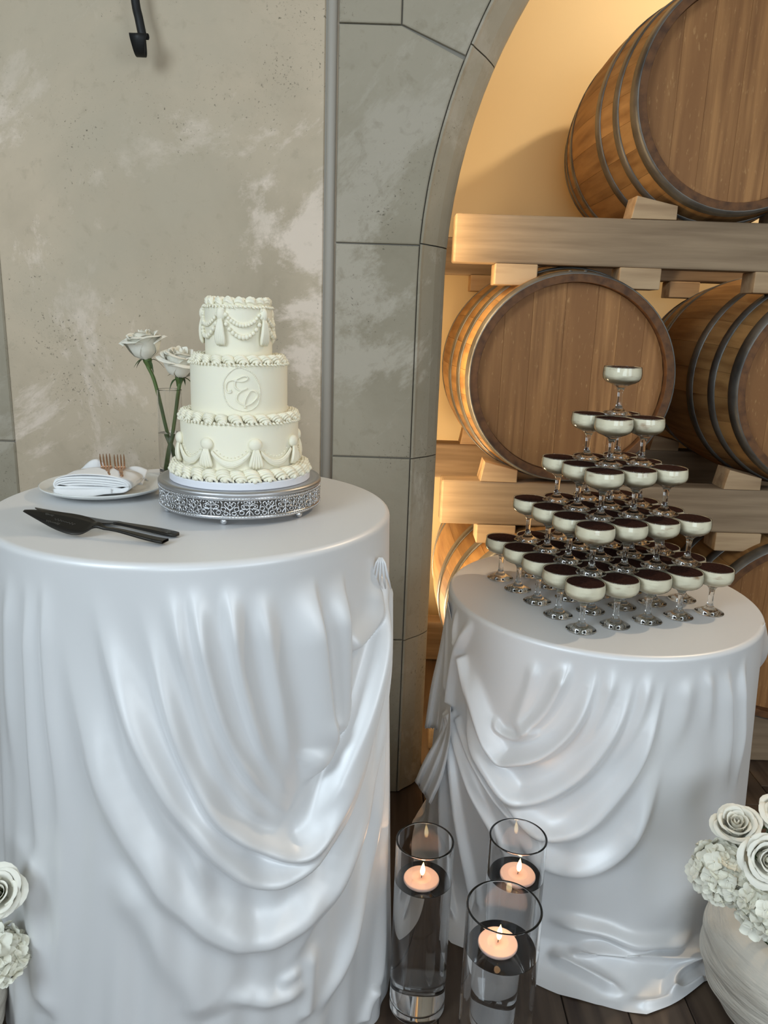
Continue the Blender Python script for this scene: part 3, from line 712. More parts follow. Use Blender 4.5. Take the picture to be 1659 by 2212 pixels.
# ------------------------------------------------------------------ wedding cake
CZ = TZ + ST - .004 + .0003
ck = thing('wedding_cake', 'three-tier ivory buttercream wedding cake with piped swags and a monogram', 'cake', (SX, SY, CZ))
BH = .014
mk('cake_board', *lathe([(0, 0), (.1335, 0), (.1345, .001), (.1345, BH-.001), (.1335, BH), (0, BH)], 96), M_board, ck)
TH = .1035; RT = [.1115, .0905, .0620]
zb = [BH, BH+TH, BH+2*TH]
for i in range(3):
    R_, z = RT[i], zb[i]; mk('tier', *lathe([(0, z), (R_, z), (R_, z+TH-.006), (R_-.0018, z+TH-.0018), (R_-.006, z+TH), (0, z+TH)], 96), M_cream, ck)
def shell_mesh(L=.026, Wd=.0095, H=.0105, ridges=9, twist=1.2):
    """ridged, puffed piping shell; fat end at +Y, tail towards -Y"""
    V = []; F = []; n = 14; m = 36
    for i in range(n+1):
        t = i/n; w_ = (math.sin(PI*min(t*1.0, 1)**.62))**.75 if 0 < t < 1 else 0.0
        w_ *= (.45+.55*t) if t < .7 else 1.0
        for k in range(m):
            a = 2*PI*k/m; rr = 1+.13*math.cos(ridges*a + twist*2*PI*t*.4)
            V.append((Wd*w_*rr*math.cos(a), L*(t-.55), H*w_*rr*math.sin(a)*.9 + H*.55*math.sin(PI*t)))
    for i in range(n):
        for k in range(m): F.append([i*m+k, i*m+(k+1) % m, (i+1)*m+(k+1) % m, (i+1)*m+k])
    return V, F
def scroll_mesh(Wd=.0118, L=.027, H=.0125, coils=6):
    """plump piped scroll made of side by side curved ridges"""
    mb = MB()
    for c in range(coils):
        t = c/(coils-1); s = .55+.45*math.sin(PI*(.15+.75*t)); y = L*(t-.5); pts = []
        for k in range(11):
            a = PI*k/10; pts.append((Wd*s*math.cos(a)+.003*math.sin(t*3), y + .006*math.sin(a)*(1-t) - .004*math.cos(a), H*s*math.sin(a)*(.75+.3*math.sin(PI*t))))
        mb.add(tube(pts, [.0018]+[.0027]*9+[.0018], 7))
    mb.add(sphere((0, 0, .001), .0088, 10, 6, (1.0, 1.25, .85)))
    mb.add(sphere((.002, L*.5+.001, .0035), .0048, 9, 6))
    return mb
ME_scroll = scroll_mesh().mesh('piped_shell', M_cream)
ME_dollop = meshonly('piped_shell', *shell_mesh(.024, .0095, .0115, 8, .6), M_cream)
def border(n, R_, z, me, tilt, yaw, sc, ph=0.0, jit=.06):
    for k in range(n):
        a = 2*PI*k/n + ph; s = sc*(1+random.uniform(-jit, jit))
        M = Matrix.Translation((R_*math.cos(a), R_*math.sin(a), z)) @ Matrix.Rotation(a-PI/2, 4, 'Z') @ Matrix.Rotation(-tilt+random.uniform(-.08, .08), 4, 'X') @ Matrix.Rotation(yaw+random.uniform(-.12, .12), 4, 'Z') @ Matrix.Scale(s, 4)
        instm(me, 'piped_shell', ck, M)
border(30, .1185, zb[0]+.0085, ME_scroll, .55, .35, 1.02, .05)
border(26, .1000, zb[1]+.0045, ME_scroll, .42, .35, .86, .0)
border(22, .0755, zb[2]+.0042, ME_scroll, .42, .35, .84, .1)
border(17, .0535, zb[2]+TH-.0005, ME_dollop, .15, 1.15, 1.05, .15)
def beads(name, n, R_, z, r, par, lean=.0):
    mb = MB()
    for k in range(n):
        a = 2*PI*k/n; j = random.uniform(-.0008, .0008); p = np.array((R_*math.cos(a), R_*math.sin(a), z+j))
        q = p + np.array((.0035*math.cos(a)-.003*math.sin(a), .0035*math.sin(a)+.003*math.cos(a), -.0025)); mb.add(tube([p-(q-p)*.4, p, q], [r*.6, r, r*.35], 6))
    o = mb.build(name, M_cream, par); o['kind'] = 'stuff'
beads('bead_border', 84, .1290, zb[0]+.0025, .0030, ck)
beads('bead_border', 84, RT[0]+.001, zb[1]-.001, .0028, ck)
beads('bead_border', 72, RT[1]+.001, zb[2]-.001, .0026, ck)
beads('bead_border', 52, RT[2]+.001, zb[2]+TH-.004, .0027, ck)
def cy(R_, a, z): return np.array((R_*math.sin(a), -R_*math.cos(a), z))
def radial(p): return (p[0], p[1], 0)
# lower tier: knobs, tassels and ribbed swags
NA = 8; A0 = math.radians(24.5); ZK = zb[0]+.0655
for k in range(NA):
    a = A0 + k*2*PI/NA; R_ = RT[0]
    g_ = sphere((0, 0, 0), .0125, 14, 9, (1, .62, .92)); kn = mk('piped_knob', *xform(g_, Matrix.Translation(Vector(cy(R_+.003, a, ZK))) @ Matrix.Rotation(a, 4, 'Z')), M_cream, ck)
    mb = MB()
    for s in (-2, -1, 0, 1, 2):
        pts = [cy(R_+.006, a+s*.012, ZK-.008), cy(R_+.008, a+s*.028, ZK-.022), cy(R_+.0075, a+s*.044, ZK-.036), cy(R_+.004, a+s*.040, ZK-.0445+.0016*abs(s))]
        mb.add(tube(catmull(pts, 8), [.002, .0028, .0034, .0036, .0036, .0034, .003, .0016], 7))
    mb.build('tassel', M_cream, ck)
    b = a + 2*PI/NA; mb = MB(); bd = MB()
    for s in (-1.3, -.4, .5, 1.3):
        pts = []
        for i in range(17):
            t = i/16; aa = a+.085 + (b-a-.17)*t; d = 1-(2*t-1)**2; pts.append(cy(R_+.0030+.002*(1-abs(s)/2), aa, ZK-.014-.022*d - s*.0030*(.55+.45*d)))
        mb.add(tube(pts, [.0016+.0016*math.sin(PI*i/16) for i in range(17)], 6))
    mb.build('swag', M_cream, ck)
    for i in range(1, 10):
        t = i/10; aa = a+.10+(b-a-.20)*t; d = 1-(2*t-1)**2; bd.add(sphere(cy(R_+.0004, aa, ZK-.004-.020*d), .0015, 6, 4))
    o = bd.build('bead_string', M_cream, ck); o['kind'] = 'stuff'
# upper tier: drops and double beaded garlands
NB = 5; B0 = math.radians(-18); ZT = zb[2]+TH-.014
for k in range(NB):
    a = B0 + k*2*PI/NB; R_ = RT[2]; mb = MB()
    mb.add(sphere(cy(R_+.003, a, ZT-.004), .0085, 10, 7, (1, .8, 1.5)))
    mb.build('piped_knob', M_cream, ck); mb = MB()
    for s in (-1.6, -.8, 0, .8, 1.6):
        pts = [cy(R_+.006, a+s*.02, ZT-.012), cy(R_+.008, a+s*.045, ZT-.030), cy(R_+.007, a+s*.066, ZT-.048), cy(R_+.004, a+s*.060, ZT-.0585)]
        mb.add(tube(catmull(pts, 8), [.002, .003, .0036, .0038, .0038, .0036, .003, .0016], 7))
    mb.build('tassel', M_cream, ck)
    b = a + 2*PI/NB
    for lev, (dz, r, n) in enumerate(((.027, .0040, 15), (.036, .0046, 13))):
        mb = MB()
        for i in range(n):
            t = i/(n-1); aa = a+.06+(b-a-.12)*t; d = 1-(2*t-1)**2; zz = ZT+.004 - (.012 if lev else 0) - dz*d**.85
            mb.add(sphere(cy(R_+.002+.001*lev, aa, zz), r*random.uniform(.88, 1.12), 7, 5))
        o = mb.build('beaded_garland', M_cream, ck); o['kind'] = 'stuff'
# monogram oval on the middle tier
def on_tier(pts, off):
    o_ = []
    for x, y in pts:
        a, z = hit_cyl(470+x/15.08, 780+y/15.08, SX, SY, RT[1]); p = cy(RT[1]+off, a, z-CZ); o_.append(p)
    return o_
oval = [(770, 215), (1100, 370), (1290, 640), (1370, 900), (1370, 1150), (1310, 1400), (1150, 1560), (900, 1640), (640, 1590), (420, 1480), (280, 1300), (215, 1100), (190, 850), (215, 640), (340, 430), (550, 250), (770, 215)]
ov = catmull(oval, 78)[:-1]; pts = on_tier(ov, .0006); mb = MB().add(tube(pts, .0009, 6, closed=True, up=radial))
for p in pts[::1]: mb.add(sphere(p, .0013, 6, 4))
mb.build('monogram_oval', M_cream, ck)
S1 = [(440, 950), (400, 975), (455, 1000), (380, 1025), (310, 1000), (275, 900), (280, 790), (320, 690), (400, 640), (500, 620), (600, 645), (760, 670), (900, 640), (970, 580), (950, 510), (850, 490), (720, 540), (620, 600), (570, 690), (565, 800), (610, 890), (700, 950), (780, 960), (880, 920), (960, 885)]
S2 = [(780, 970), (680, 1050), (630, 1150), (620, 1250), (680, 1340), (760, 1390), (850, 1440), (980, 1430), (1090, 1380), (1190, 1290), (1270, 1200), (1290, 1100), (1240, 1010), (1150, 965), (1060, 985), (990, 1090), (930, 1200), (890, 1330), (880, 1490)]
mb = MB()
for S_ in (S1, S2): mb.add(tube(on_tier(catmull(S_, 90), .0012), .0015, 7, up=radial))
mb.add(sphere(on_tier([(890, 1500)], .001)[0], .0026, 8, 6)); mb.add(sphere(on_tier([(425, 955)], .001)[0], .0022, 8, 6))
mb.build('monogram', M_cream, ck)

# ------------------------------------------------------------------ roses
def petal_mesh(name, r0, r1, H, hw, lip, pw, mat, nu=9, nv=9, notch=.0):
    V = []; F = []
    for j in range(nv):
        v = j/(nv-1); r = r0 + (r1-r0)*v**pw; z = H*math.sin(v*PI/2*.96)**.9
        k = max((v-.72)/.28, 0)
        for i in range(nu):
            u = 2*i/(nu-1)-1; w_ = hw*(.30+.70*math.sin(min(v*1.15, 1)*PI/2)); a = u*w_
            edge = 1-abs(u)**3*.28*v - notch*(1-abs(u))*v**6
            lp = lip*k*k*(1-.75*u*u); rr = (r+lp)*(1-.10*abs(u)**2*v); zz = z*edge - lp*.8 + .0012*math.sin(5*u+3*v)*v
            V.append((rr*math.sin(a), -rr*math.cos(a), zz))
    for j in range(nv-1):
        for i in range(nu-1): a = j*nu+i; F.append([a, a+1, a+nu+1, a+nu])
    return meshonly(name, V, F, mat)
PET = [(3, petal_mesh('petal', .002, .006, .056, 1.5, -.002, .6, M_rose)), (4, petal_mesh('petal', .004, .0115, .057, 1.25, .0005, .5, M_rose)),
       (5, petal_mesh('petal', .005, .0170, .056, 1.05, .002, .45, M_rose)), (5, petal_mesh('petal', .006, .0250, .054, 1.05, .004, .36, M_rose)),
       (5, petal_mesh('petal', .007, .0320, .051, 1.0, .006, .34, M_rose)), (5, petal_mesh('petal', .007, .0385, .047, .98, .008, .34, M_rose))]
def sepal_mesh():
    V = []; F = []
    for j in range(9):
        t = j/8; w_ = .0042*math.sin(PI*(.12+.88*t))**.8*(1-t*.4); c = (0, -(.006+.022*t), -.002+.010*t-.030*t*t)
        V += [(-w_, c[1], c[2]+.001), (0, c[1], c[2]), (w_, c[1], c[2]+.001)]
    for j in range(8):
        for i in range(2): a = 3*j+i; F.append([a, a+1, a+4, a+3])
    return meshonly('sepal', V, F, M_sepal)
ME_sepal = sepal_mesh()
ME_hip = meshonly('rose_hip', *lathe([(0, -.022), (.0042, -.020), (.0060, -.012), (.0088, -.004), (.0090, .002), (.005, .005), (0, .005)], 14), M_green)
def rose(label, pos, axis, scale, group=None, stem=None, layers=6, spread_=1.0, seed=0, stemr=.0042):
    r = random.Random(seed)
    t = thing('rose', label, 'flower', tuple(pos), 0, group)
    ax = Vector(axis).normalized(); q = Vector((0, 0, 1)).rotation_difference(ax).to_matrix().to_4x4() @ Matrix.Rotation(r.uniform(0, 6), 4, 'Z')
    for li, (n, me) in enumerate(PET[:layers]):
        for k in range(n):
            s = 1+r.uniform(-.07, .07)
            M = q @ Matrix.Rotation(2*PI*(k+r.uniform(-.12, .12))/n + li*.6, 4, 'Z') @ Matrix.Rotation(r.uniform(-.06, .12)*(li/5)*spread_, 4, 'X') @ Matrix.Scale(scale*s, 4)
            instm(me, 'petal', t, M)
    instm(ME_hip, 'rose_hip', t, q @ Matrix.Scale(scale, 4))
    for k in range(5): instm(ME_sepal, 'sepal', t, q @ Matrix.Translation((0, 0, -.002)) @ Matrix.Rotation(2*PI*k/5+.4, 4, 'Z') @ Matrix.Rotation(r.uniform(-.5, .4), 4, 'X') @ Matrix.Scale(scale, 4))
    if stem is not None: mk('stem', *tube(catmull(stem, 26), [stemr]*26, 10), M_green, t, world=True)
    return t

# ------------------------------------------------------------------ bud vase with two roses
vz = onZ(369, 1030, LZ); VX, VY = vz[0]-.004, 1.775
VR, VH = .0275, .196
va = thing('bud_vase', 'slim clear glass cylinder vase of water behind the cake', 'vase', (VX, VY, TZ))
mk('glass', *lathe([(0, 0), (VR-.001, 0), (VR, .001), (VR, VH-.0008), (VR-.001, VH), (VR-.0019, VH-.0008), (VR-.0019, .010), (VR-.006, .007), (0, .007)], 48), M_glass, va)
mk('water', *lathe([(0, .0072), (VR-.0062, .0072), (VR-.0017, .0102), (VR-.0017, .098), (0, .098)], 48), M_water, va)
def vpt(px, py, dy=0.0): return onY(px, py, VY+dy)
h1 = vpt(318, 778, .0); h2 = vpt(388, 816, .0)
bs1 = np.array((VX+.011, VY+.004, TZ+.011)); bs2 = np.array((VX-.010, VY-.004, TZ+.011))
rose('open ivory rose, the taller of two in the bud vase, leaning left', h1+np.array((0, 0, .002)), (-.16, -.10, 1), 1.10, 'white roses in the bud vase', [bs1, vpt(372, 970, .004), vpt(359, 925, .002), vpt(345, 866), vpt(332, 818), h1+np.array((0, 0, -.012))], 6, 1.0, 3)
rose('open ivory rose, the lower of two in the bud vase, touching the cake', h2+np.array((0, 0, .002)), (.16, -.16, 1), 1.12, 'white roses in the bud vase', [bs2, vpt(366, 972, -.006), vpt(373, 935, -.004), vpt(379, 895), vpt(384, 855), h2+np.array((0, 0, -.012))], 6, 1.2, 5)

# ------------------------------------------------------------------ plate, napkin, forks
pcn = onZ(223, 1066, LZ); PX, PY = pcn[0], pcn[1]+.012
pl = thing('dinner_plate', 'round white china plate holding a folded napkin', 'plate', (PX, PY, TZ))
PRr = .127
mk('plate_body', *lathe([(0, .0022), (.060, .0022), (.072, 0), (.078, .0006), (.100, .0065), (.118, .0125), (PRr-.001, .0175), (PRr, .0190), (PRr-.002, .0200), (.114, .0155), (.096, .0098), (.080, .0062), (0, .0062)], 80), M_china, pl)
NZ = TZ + .0068
nk = thing('linen_napkin', 'folded white linen napkin rolled round two forks on the plate', 'napkin', (PX-.004, PY-.010, NZ))
def sheet(fn, nu, nv, name, parent, mat, thick=.0016):
    V = [fn(i/nu, j/nv) for j in range(nv+1) for i in range(nu+1)]; F = []
    for j in range(nv):
        for i in range(nu): a = j*(nu+1)+i; F.append([a, a+1, a+nu+2, a+nu+1])
    o = mk(name, V, F, mat, parent); sm = o.modifiers.new('thickness', 'SOLIDIFY'); sm.thickness = thick; sm.offset = 0
    return o
HWN = .076
def roll_section(a, sc=1.0, dz=0.0):
    c, s = math.cos(a), math.sin(a); x = HWN*sc*math.copysign(abs(c)**.75, c); z = (.0175*sc)*math.copysign(abs(s)**.85, s)
    return x, .0200+dz+z+.006*math.cos(x/HWN*1.4)*(1 if s > 0 else .2)
def outer_(u, v):
    a = -PI/2+.25 + 2*PI*u*.955; x, z = roll_section(a); y = -.052 + .095*v + .006*math.sin(3*u*PI)*(1-v)
    return (x*(1-.04*v), y, max(z*(1-.12*v), .001))
sheet(outer_, 64, 12, 'outer_wrap', nk, M_linen)
for k, (sc, dz) in enumerate(((.84, -.0005), (.60, -.001), (.36, -.0015), (.13, -.002))):
    def lay(u, v, sc=sc, dz=dz, k=k):
        a = 2*PI*u; x, z = roll_section(a, 1.0); xx = x*(.97-.012*k); zz = .0195 + (z-.0195)*sc*.93 + dz + .0012*math.sin(6*u*PI+k)
        return (xx, -.0545 + .0012*k + .085*v, max(zz, .001))
    sheet(lay, 56, 4, 'folded_layer', nk, M_linen, .0036)
def lip(u, v):
    x = -HWN*.98 + .115*u; zb_ = .002 + .004*u; return (x, -.056-.016*math.sin(PI*min(u*1.15, 1))*v, max(zb_+.010*(1-v) - .004*v*math.sin(PI*u), -.002))
sheet(lip, 30, 6, 'loose_hem', nk, M_linen)
def ear_l(u, v):
    return (-.072+.062*u + .010*v*(1-u), .040+.030*v, .012+.040*math.sin(PI*(.15+.62*u))*v**.8 + .006*(1-v) - .004*u)
def ear_r(u, v):
    return (.026+.052*u, .040+.026*v, .012+.030*math.sin(PI*(.2+.5*u))*v**.8*(1-.25*u) + .006*(1-v))
def back(u, v):
    return (-.070+.146*u, .030+.040*v, .006+.020*v*(1-v)*2 + .013*math.sin(PI*u)*(.4+.6*v))
sheet(ear_l, 18, 8, 'folded_corner', nk, M_linen); sheet(ear_r, 16, 8, 'folded_corner', nk, M_linen); sheet(back, 24, 8, 'folded_back', nk, M_linen)
def fork(label, x, y, z, yaw):
    t = thing('dinner_fork', label, 'fork', (x, y, z), yaw, 'rose gold forks in the napkin')
    for k in range(4):
        xx = (k-1.5)*.0062; pts = [(xx*.9, .030, .0), (xx, .044, .004), (xx*1.04, .057, .012), (xx*1.04, .066, .021)]
        mk('tine', *tube(catmull(pts, 10), [.0019, .0019, .0019, .0018, .0018, .0017, .0016, .0015, .0012, .0007], 7), M_copper, t)
    def neck(u, v):
        w_ = .0035 + (.0120-.0035)*sst(.3, .9, v); return ((2*u-1)*w_, -.030+.062*v, -.0006+.0015*math.sin(PI*v))
    sheet(neck, 8, 14, 'neck', t, M_copper, .0022)
    mk('handle', *tube([(0, -.030, 0), (0, -.05, 0), (0, -.062, 0)], [.003, .0036, .003], 8, flat=.5, up=(0, 0, 1)), M_copper, t)
    return t
fork('rose gold fork tucked in the napkin, the left of the two', PX-.004+.010, PY-.010+.012, NZ+.0405, .40)
fork('rose gold fork tucked in the napkin, the right of the two', PX-.004+.037, PY-.010+.014, NZ+.0395, .36)

# ------------------------------------------------------------------ black cake server and knife
k0, k1 = onZ(46, 1113, LZ+.012), onZ(352, 1170, LZ+.006)
def blade_thing(name, label, cat, A, B, zrot_parts):
    d = np.array(B)-np.array(A); yaw = math.atan2(d[1], d[0]); L = math.hypot(d[0], d[1])
    t = thing(name, label, cat, (A[0], A[1], TZ), yaw); return t, L
def plate2d(outl, th, zfn):
    """flat shape from an outline given as (x, half-width low, half-width high)"""
    V = []; F = []; n = len(outl)
    for top in (1, 0):
        for x, a, b in outl:
            for k in range(5): y = a+(b-a)*k/4; V.append((x, y, zfn(x, y)+(th/2 if top else -th/2)))
    off = 5*n
    for i in range(n-1):
        for k in range(4):
            a = 5*i+k; F.append([a, a+5, a+6, a+1]); F.append([off+a, off+a+1, off+a+6, off+a+5])
        for k in (0, 4):
            a = 5*i+k; q = [a, off+a, off+a+5, a+5]; F.append(q if k == 0 else q[::-1])
    F.append([0, 1, 2, 3, 4, off+4, off+3, off+2, off+1, off+0]); e = 5*(n-1); F.append([e+4, e+3, e+2, e+1, e, off+e, off+e+1, off+e+2, off+e+3, off+e+4])
    return V, F
A = onZ(44, 1115, LZ+.02); B = onZ(340, 1170, LZ+.004)
sv, L = blade_thing('cake_server', 'black cake server with a leaf shaped blade, nearer the table edge', 'cake server', A, B, None)
bl = .148
def zsv(x, y): return .006 + .016*(1-sst(.0, bl*1.15, x)) + .010*sst(bl*.9, bl*1.12, x)*(1-sst(bl*1.15, bl*1.9, x)) + (y*.42 + .008 if x < bl else (y*.42+.008)*(1-sst(bl, bl+.02, x)))
ol = [(.0, -.002, .002), (.020, -.009, .007), (.050, -.018, .013), (.080, -.0255, .0185), (.105, -.029, .022), (.125, -.029, .022), (.140, -.024, .0185), (.150, -.015, .012), (.158, -.007, .006)]
olc = catmull([(a*.9+.008, b*.86, c*.86) for a, b, c in ol], 30); mk('blade', *plate2d(olc, .0016, zsv), M_black, sv)
ol = catmull([(.146, -.006, .006), (.166, -.0045, .0045), (.190, -.0048, .0048), (.230, -.0075, .0075), (.280, -.0095, .0095), (L-.008, -.0085, .0085), (L, -.004, .004)], 30)
mk('handle', *plate2d(ol, .0042, zsv), M_black, sv)
# faint engraved script on the blade
mb = MB(); r = random.Random(4)
for (xa, xb, y0) in ((.050, .066, .002), (.072, .112, -.004), (.062, .088, -.012)):
    pts = []
    for i in range(60):
        t = i/59; x = xa+(xb-xa)*t; y = y0 + .0022*math.sin(t*46+r.random())*(.6+.4*math.sin(t*9)) ; pts.append((x, y, zsv(x, y)+.0010))
    mb.add(tube(pts, .00022, 4))
mb.build('engraving', M_engrave, sv)
A2 = onZ(66, 1102, LZ+.002); B2 = onZ(384, 1157, LZ+.004)
kn, L2 = blade_thing('cake_knife', 'black cake knife with a long straight blade, lying behind the cake server', 'knife', A2, B2, None)
def zkn(x, y): return .0035 + .003*sst(L2*.5, L2*.62, x) - .0015*sst(L2*.8, L2, x)
ol = catmull([(.0, .010, .012), (.02, .002, .012), (.06, -.006, .012), (.12, -.010, .012), (L2*.55, -.012, .012), (L2*.60, -.007, .010), (L2*.62, -.005, .007)], 30)
mk('blade', *plate2d(ol, .0016, zkn), M_black, kn)
ol = catmull([(L2*.60, -.005, .007), (L2*.66, -.005, .006), (L2*.78, -.0085, .0085), (L2*.92, -.0105, .0105), (L2-.006, -.009, .009), (L2, -.004, .004)], 26)
mk('handle', *plate2d(ol, .0042, zkn), M_black, kn)
mb = MB()
for s in (-1, 0, 1): mb.add(tube([(L2*.90, s*.002, zkn(L2*.9, 0)+.0023), (L2*.93, s*.005, zkn(L2*.93, 0)+.0025), (L2*.955, s*.0065, zkn(L2*.95, 0)+.0023)], .0005, 4))
mb.build('floral_mark', M_engrave, kn)
# ------------------------------------------------------------------ tower of dessert coupes
GH = .1145
gp = [(0, .0), (.0335, .0), (.0345, .0008), (.0345, .0018), (.0300, .0042), (.0285, .0040), (.0235, .0075), (.0220, .0073), (.0165, .0108), (.0110, .0150), (.0075, .0210), (.0062, .030), (.0060, .044), (.0066, .054), (.0080, .0610), (.0120, .0668), (.0185, .0708), (.0180, .0721), (0, .0721)]
ME_coupe = meshonly('stem', *lathe(gp, 40), M_cutglass)
ME_bowl = meshonly('bowl', *lathe([(.0186, .0709), (.0245, .0732), (.0330, .0765), (.0402, .0812), (.0446, .0875), (.0459, .0945), (.0456, .1025), (.0440, GH-.0006), (.0434, GH), (.0428, GH-.0006), (.0430, GH-.0020)], 48), M_thin)

ME_fill = meshonly('cream_filling', *lathe([(0, .0727), (.0150, .0729), (.0235, .0740), (.0322, .0772), (.0393, .0819), (.0435, .0879), (.0448, .0945), (.0445, .1025), (.0431, GH-.0022), (0, GH-.0022)], 40), M_filling)
V, F = lathe([(.0418, GH-.0024), (.0413, GH-.0014), (.036, GH-.0010), (.026, GH-.0013), (.014, GH-.0008), (0, GH-.0010)], 40)
V = [(x, y, z + .0006*math.sin(x*310+1)*math.cos(y*270)) if x*x+y*y < .0016 else (x, y, z) for x, y, z in V]
ME_coc = meshonly('cocoa_topping', V, F, M_cocoa)
er = np.array([.0832, .0330]); el = np.array([-.0345, .0868]); er = er/np.linalg.norm(er)*.0925; el = el/np.linalg.norm(el)*.0925
g0 = np.array([.455, 1.657])
ordw = ['front', 'second', 'third', 'fourth', 'fifth']; levn = ['bottom', 'second', 'middle', 'fourth', 'top']
def coupe_label(lv, i, j, n):
    tier = ['bottom tier', 'second tier up', 'third tier up', 'fourth tier up', ''][lv]
    if n == 1: return 'single glass coupe of cocoa-topped tiramisu at the very top of the tower'
    if i == 0 and j == 0: return f'cocoa-topped tiramisu coupe at the front corner of the tower, {tier}'
    if i == n-1 and j == 0: return f'cocoa-topped tiramisu coupe at the right corner of the tower, {tier}'
    if i == 0 and j == n-1: return f'cocoa-topped tiramisu coupe at the left corner of the tower, {tier}'
    if i == n-1 and j == n-1: return f'cocoa-topped tiramisu coupe at the hidden back corner of the tower, {tier}'
    nth = ['first', 'second', 'third', 'fourth', 'fifth']
    if j == 0: return f'cocoa-topped tiramisu coupe, {nth[i]} along the right-hand face from the front corner, {tier}'
    if i == 0: return f'cocoa-topped tiramisu coupe, {nth[j]} along the left-hand face from the front corner, {tier}'
    return f'cocoa-topped tiramisu coupe inside {tier}, {nth[j]} row back, {nth[i]} from the left face'
for lv in range(5):
    n = 5-lv; o0 = g0 + (er+el)*lv/2
    for i in range(n):
        for j in range(n):
            p = o0 + er*i + el*j + rng.normal(0, .0004, 2)
            t = thing('dessert_coupe', coupe_label(lv, i, j, n), 'dessert glass', (p[0], p[1], RZ+.0006 + lv*(GH+.0007)), rng.uniform(0, 6.28), 'tiramisu coupes in the tower')
            instm(ME_coupe, 'stem', t); instm(ME_bowl, 'bowl', t); instm(ME_fill, 'cream_filling', t); instm(ME_coc, 'cocoa_topping', t)

# ------------------------------------------------------------------ floating candles in glass cylinders
def candle_cylinder(x, y, R_, H_, wl, label, clabel, cx_, cy_):
    t = thing('glass_cylinder', label, 'vase', (x, y, .0005), 0, 'glass cylinders with floating candles'); th = .0042
    mk('glass', *lathe([(0, 0), (R_-.003, 0), (R_, .003), (R_, H_-.0014), (R_-.0014, H_), (R_-th+.0014, H_), (R_-th, H_-.0014), (R_-th, .026), (R_-th-.004, .018), (R_-.018, .015), (0, .015)], 72), M_glass, t)
    mk('water', *lathe([(0, .0152), (R_-.0181, .0152), (R_-th-.0041, .0182), (R_-th+.0004, .0262), (R_-th+.0004, wl), (0, wl)], 72), M_water, t)
    c = thing('floating_candle', clabel, 'candle', (x+cx_, y+cy_, wl-.008), 0, 'floating candles')
    mk('wax', *lathe([(0, 0), (.024, 0), (.032, .003), (.0366, .011), (.0368, .0135), (.0355, .0155), (.020, .0165), (.011, .0150), (0, .0145)], 48), M_wax, c)
    mk('wick', *tube([(0, 0, .0140), (.0004, 0, .020), (.0014, 0, .0255)], .0007, 6), M_wick, c)
    V, F = lathe([(0, .0205), (.0028, .0225), (.0046, .0270), (.0050, .0320), (.0042, .0380), (.0026, .0440), (.0011, .0490), (0, .0525)], 16)
    mk('flame', [(v[0]+.0012+.05*(v[2]-.02), v[1], v[2]) for v in V], F, M_flame, c)
    l = bpy.data.lights.new('flame_light', 'POINT'); l.energy = .17; l.color = (1.0, .58, .28); l.shadow_soft_size = .006
    o = bpy.data.objects.new('flame_light', l); C.objects.link(o); o.parent = c; o.location = (.0025, 0, .064)
c1b = onZ(907, 2170, 0)
candle_cylinder(.106, 1.382, .0595, .410, .318, 'clear glass cylinder with a floating candle, leftmost, beside the tall draped table', 'lit floating candle in the leftmost glass cylinder', -.004, -.004)
candle_cylinder(.300, 1.405, .0595, .410, .318, 'clear glass cylinder with a floating candle, rearmost, against the swagged cloth', 'lit floating candle in the rearmost glass cylinder', .004, -.006)
candle_cylinder(.243, 1.205, .0690, .410, .322, 'clear glass cylinder with a floating candle, widest and nearest the camera', 'lit floating candle in the nearest glass cylinder', -.006, .004)

# ------------------------------------------------------------------ flower bowls
def floret_mesh(seed):
    r = random.Random(seed); V = []; F = []
    for k in range(4):
        a = PI/2*k + r.uniform(-.12, .12); L_ = .0175*(1+r.uniform(-.15, .12)); cup = r.uniform(.1, .5); b0 = len(V)
        for j in range(6):
            t = j/5; w_ = .0105*math.sin(PI*(.10+.80*t))**.8
            for i in range(5):
                u = i/2-1; x = .0015+L_*t*(1-.12*abs(u)**2*t); y = w_*u; z = cup*.012*t*t + .003*(abs(u)-.4)*t - .0018*math.sin(PI*t)*(1-abs(u))
                V.append((x*math.cos(a)-y*math.sin(a), x*math.sin(a)+y*math.cos(a), z))
        for j in range(5):
            for i in range(4): q = b0+5*j+i; F.append([q, q+1, q+6, q+5])
    s = sphere((0, 0, .0015), .0016, 6, 4); n = len(V); V += s[0]; F += [[i+n for i in q] for q in s[1]]
    return meshonly('floret', V, F, M_hyd)
ME_flo = [floret_mesh(k) for k in range(4)]
def hydrangea(label, c, R_, n, seed, group, to=None):
    r = random.Random(seed); t = thing('hydrangea', label, 'flower', tuple(c), 0, group)
    for k in range(n):
        zz = 1 - 1.72*(k+.5)/n; a = k*2.39996; rr = math.sqrt(max(1-zz*zz, 0)); d = Vector((rr*math.cos(a), rr*math.sin(a), zz*.88))
        nrm = (d + Vector((r.uniform(-.45, .45), r.uniform(-.45, .45), r.uniform(-.35, .45)))).normalized()
        M = Matrix.Translation(d*R_*r.uniform(.86, 1.06)) @ Vector((0, 0, 1)).rotation_difference(nrm).to_matrix().to_4x4() @ Matrix.Rotation(r.uniform(0, 6), 4, 'Z') @ Matrix.Scale(r.uniform(.85, 1.18), 4)
        instm(ME_flo[k % 4], 'floret', t, M)
    mk('floret_stems', *sphere((0, 0, 0), R_*.72, 14, 9, (1, 1, .9)), M_foamg, t)
    if to is not None:
        d = np.array(to)-np.array(c); mk('stalk', *tube([d*.12, d*.5, d*.95], .004, 8), M_green, t)
    return t
M_foamg = pmat('hydrangea_stems', (.30, .36, .14), .8)
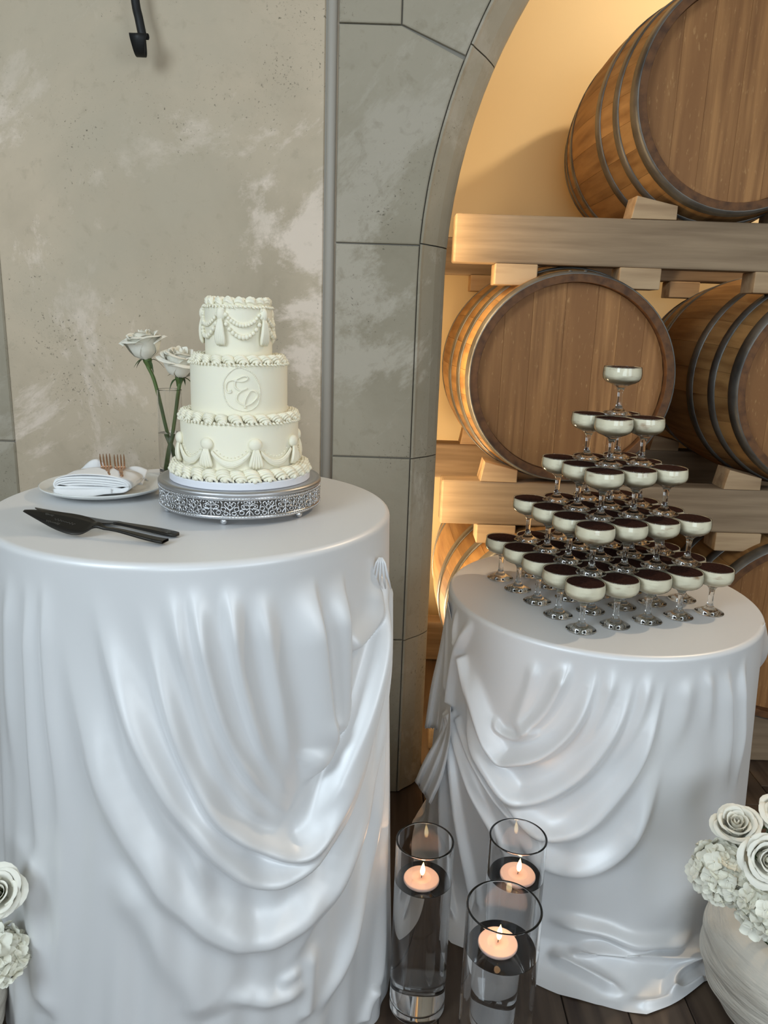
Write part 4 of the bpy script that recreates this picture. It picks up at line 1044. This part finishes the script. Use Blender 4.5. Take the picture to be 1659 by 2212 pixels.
def pot(label, x, y, R_, H_):
    t = thing('stone_planter', label, 'planter', (x, y, .0005))
    pr = [(0, 0), (R_*.50, 0), (R_*.62, .006), (R_*.80, H_*.17), (R_*.94, H_*.36), (R_, H_*.58), (R_*.985, H_*.76), (R_*.90, H_*.92), (R_*.76, H_*.995), (R_*.66, H_), (R_*.60, H_*.985), (R_*.60, H_*.93), (R_*.68, H_*.86), (0, H_*.80)]
    V, F = lathe(catmull([(a, b) for a, b in pr], 60).tolist()[:-1]+[(0, H_*.80)], 96)
    V = [(vx*(1+.012*math.sin(vz*95+3*math.sin(3*math.atan2(vy, vx)))*(1 if vx*vx+vy*vy > (R_*.7)**2 else 0)), vy*(1+.012*math.sin(vz*95+3*math.sin(3*math.atan2(vy, vx)))*(1 if vx*vx+vy*vy > (R_*.7)**2 else 0)), vz) for vx, vy, vz in V]
    mk('bowl', V, F, M_pot, t)
    mk('floral_foam', *lathe([(0, H_*.82), (R_*.60, H_*.84), (R_*.56, H_*.95), (0, H_*1.0)], 32), M_foam, t)
    return t
GX, GY = .920, 1.375
pot('rough ivory stone planter of white flowers beside the shorter table', GX, GY, .205, .235)
gR = 'white flowers in the right planter'
def gp_(px, py, Y): return onY(px, py, Y)
foam = np.array((GX, GY, .215))
def rstem(p): return [foam + (p-foam)*.1, foam*.45+p*.55, p-np.array((0, 0, .012))]
p = gp_(1587, 1802, 1.36); rose('half-open ivory rose at the upper left of the right flower planter', p, (-.25, -.45, 1), 1.02, gR, rstem(p), 6, 1.3, 11)
p = gp_(1640, 1850, 1.27); rose('ivory rose with a spiral centre facing the camera, right planter', p, (-.10, -.95, .55), 1.10, gR, rstem(p), 6, 1.0, 12)
p = gp_(1668, 1790, 1.37); rose('ivory rose cut by the right edge of the photo, right planter', p, (.15, -.4, 1), 1.0, gR, rstem(p), 6, 1.0, 13)
hydrangea('white hydrangea head spilling over the left rim of the right planter', gp_(1566, 1885, 1.315), .058, 84, 21, gR, foam)
hydrangea('white hydrangea head hanging over the front rim of the right planter', gp_(1662, 1962, 1.235), .055, 78, 22, gR, foam)
hydrangea('white hydrangea head at the back of the right planter', np.array((GX+.06, GY+.07, .30)), .055, 54, 23, gR, foam)
# left arrangement, mostly outside the picture
HX, HY_ = -.875, 1.215
pot('rough ivory stone planter at the left edge beside the tall table', HX, HY_, .165, .175)
gL = 'white flowers in the left planter'
foam = np.array((HX, HY_, .16))
p = gp_(2, 1930, 1.13); rose('ivory rose at the left edge, in front of the tall table', p, (.25, -.75, .7), 1.02, gL, rstem(p), 6, 1.2, 31)
hydrangea('white hydrangea head below the rose at the left edge', gp_(-14, 2068, 1.12), .050, 76, 32, gL, foam)
hydrangea('white hydrangea head at the far left, mostly out of frame', np.array((HX-.03, HY_+.02, .25)), .055, 50, 33, gL, foam)
